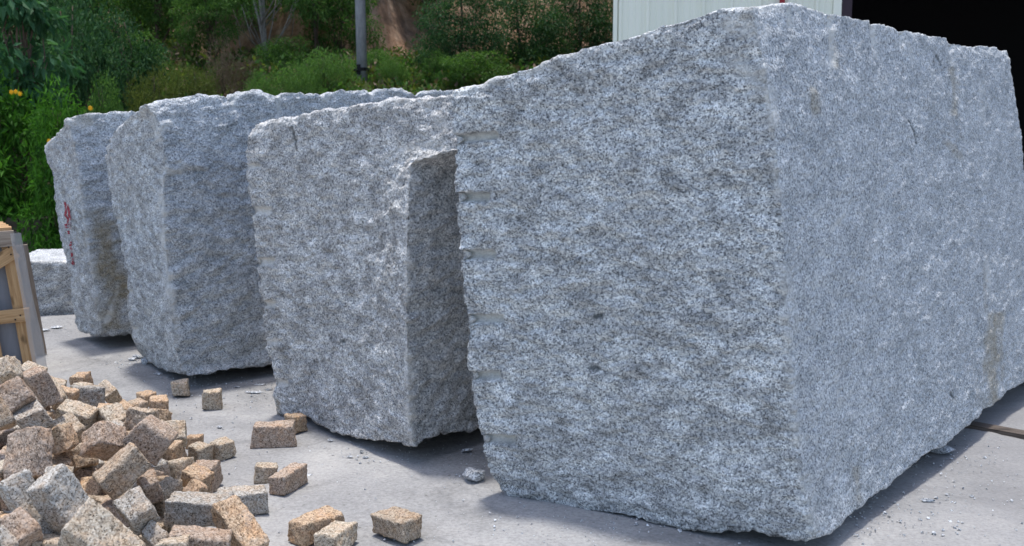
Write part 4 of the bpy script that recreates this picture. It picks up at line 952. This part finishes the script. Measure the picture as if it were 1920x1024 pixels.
# low scrub covering the gentler parts of the slope
rs = np.random.RandomState(77); n = 26000
X = rs.uniform(-9, 4.5, n); Y = 14+rs.uniform(0, 1, n)**1.4*20
e_ = .25; Z = hill_z(np.c_[X, Y, X*0]); gx = (hill_z(np.c_[X+e_, Y, X*0])-Z)/e_; gy = (hill_z(np.c_[X, Y+e_, X*0])-Z)/e_
steep = np.hypot(gx, gy); keep = (steep < .85+.5*rs.normal(size=n)*.4) & (fbm(np.c_[X*.6, Y*.6, X*0], 3) > -.28) & (Z > -.2); X, Y, Z = X[keep], Y[keep], Z[keep]
def tuft_mesh(X, Y, Z, nl, seed):
    rs = np.random.RandomState(seed); m = len(X); P = np.repeat(np.c_[X, Y, Z], nl, 0); n = len(P)
    P += rs.normal(size=(n, 3))*[.12, .12, .05]; P[:, 2] += rs.uniform(0, .28, n)
    a = rs.normal(size=(n, 3)); a[:, 2] = np.abs(a[:, 2])+.2; a /= np.linalg.norm(a, axis=1)[:, None]; sdv = np.cross(a, rs.normal(size=(n, 3))); sdv /= np.linalg.norm(sdv, axis=1)[:, None]
    L = rs.uniform(.06, .15, n)[:, None]; W = L*.22
    V = np.stack([P, P+a*L*.5+sdv*W, P+a*L, P+a*L*.5-sdv*W], 1).reshape(-1, 3); i = np.arange(n)*4
    return V, np.stack([i, i+1, i+2, i+3], 1)
half = rs.uniform(size=len(X))
for lo, hi, mt, lb in ((0, .45, 'leaf_olive', 'olive scrub growing over the hillside'), (.45, .85, 'leaf_mid', 'green undergrowth on the hillside'), (.85, 1, 'leaf_dry', 'dry brown grass tufts on the hillside')):
    m = (half >= lo) & (half < hi); V_, F_ = tuft_mesh(X[m], Y[m], Z[m], 7, int(lo*100)+5)
    tag(mesh_obj('undergrowth', V_, F_, M[mt], None, False), kind='stuff', label=lb)
# yellow flowers, each a child of its shrub
shr = [o for o in COL.objects if o.get('label', '').startswith('bright green shrub')]
for (px, py, Y) in [(30,172,11.15),(38,176,11.1),(22,173,11.2),(170,203,10.75),(93,265,10.7)]:
    p = Vector(at(px, py, Y)); mb = MB()
    for k in range(8):
        a = k*math.pi/4; n = len(mb.v); r = .03; c, s = math.cos(a), math.sin(a); c2, s2 = math.cos(a+.35), math.sin(a+.35); c3, s3 = math.cos(a-.35), math.sin(a-.35)
        mb.v += [(0, 0, 0), (c2*r*.6, -.012, s2*r*.6), (c*r, -.004, s*r), (c3*r*.6, -.012, s3*r*.6)]; mb.f.append([n, n+1, n+2, n+3])
    mb.tube([(0, .005, 0), (0, -.014, 0)], [.009, .008], 8)
    par = min(shr, key=lambda o: abs(o.location.x-p.x)); f = mb.build('flower', M['petal'], par)
    f.matrix_parent_inverse = Matrix.LocRotScale(par.location, par.rotation_euler, par.scale).inverted(); f.location = p
# low old wall at the yard edge, top left
mb = MB(); rs = np.random.RandomState(3)
x = -7.4
while x < -4.3:
    w = rs.uniform(.3, .55)
    for z0, z1 in ((0, .3), (.303, .62)): mb.box(x+rs.uniform(0, .02), x+w-.012, 11.45+rs.uniform(-.03, .03), 11.8, z0, z1-.01)
    x += w
tag(mb.build('stone_wall', M['oldwall']), 'dark old stone wall behind the low whitish block', 'wall')
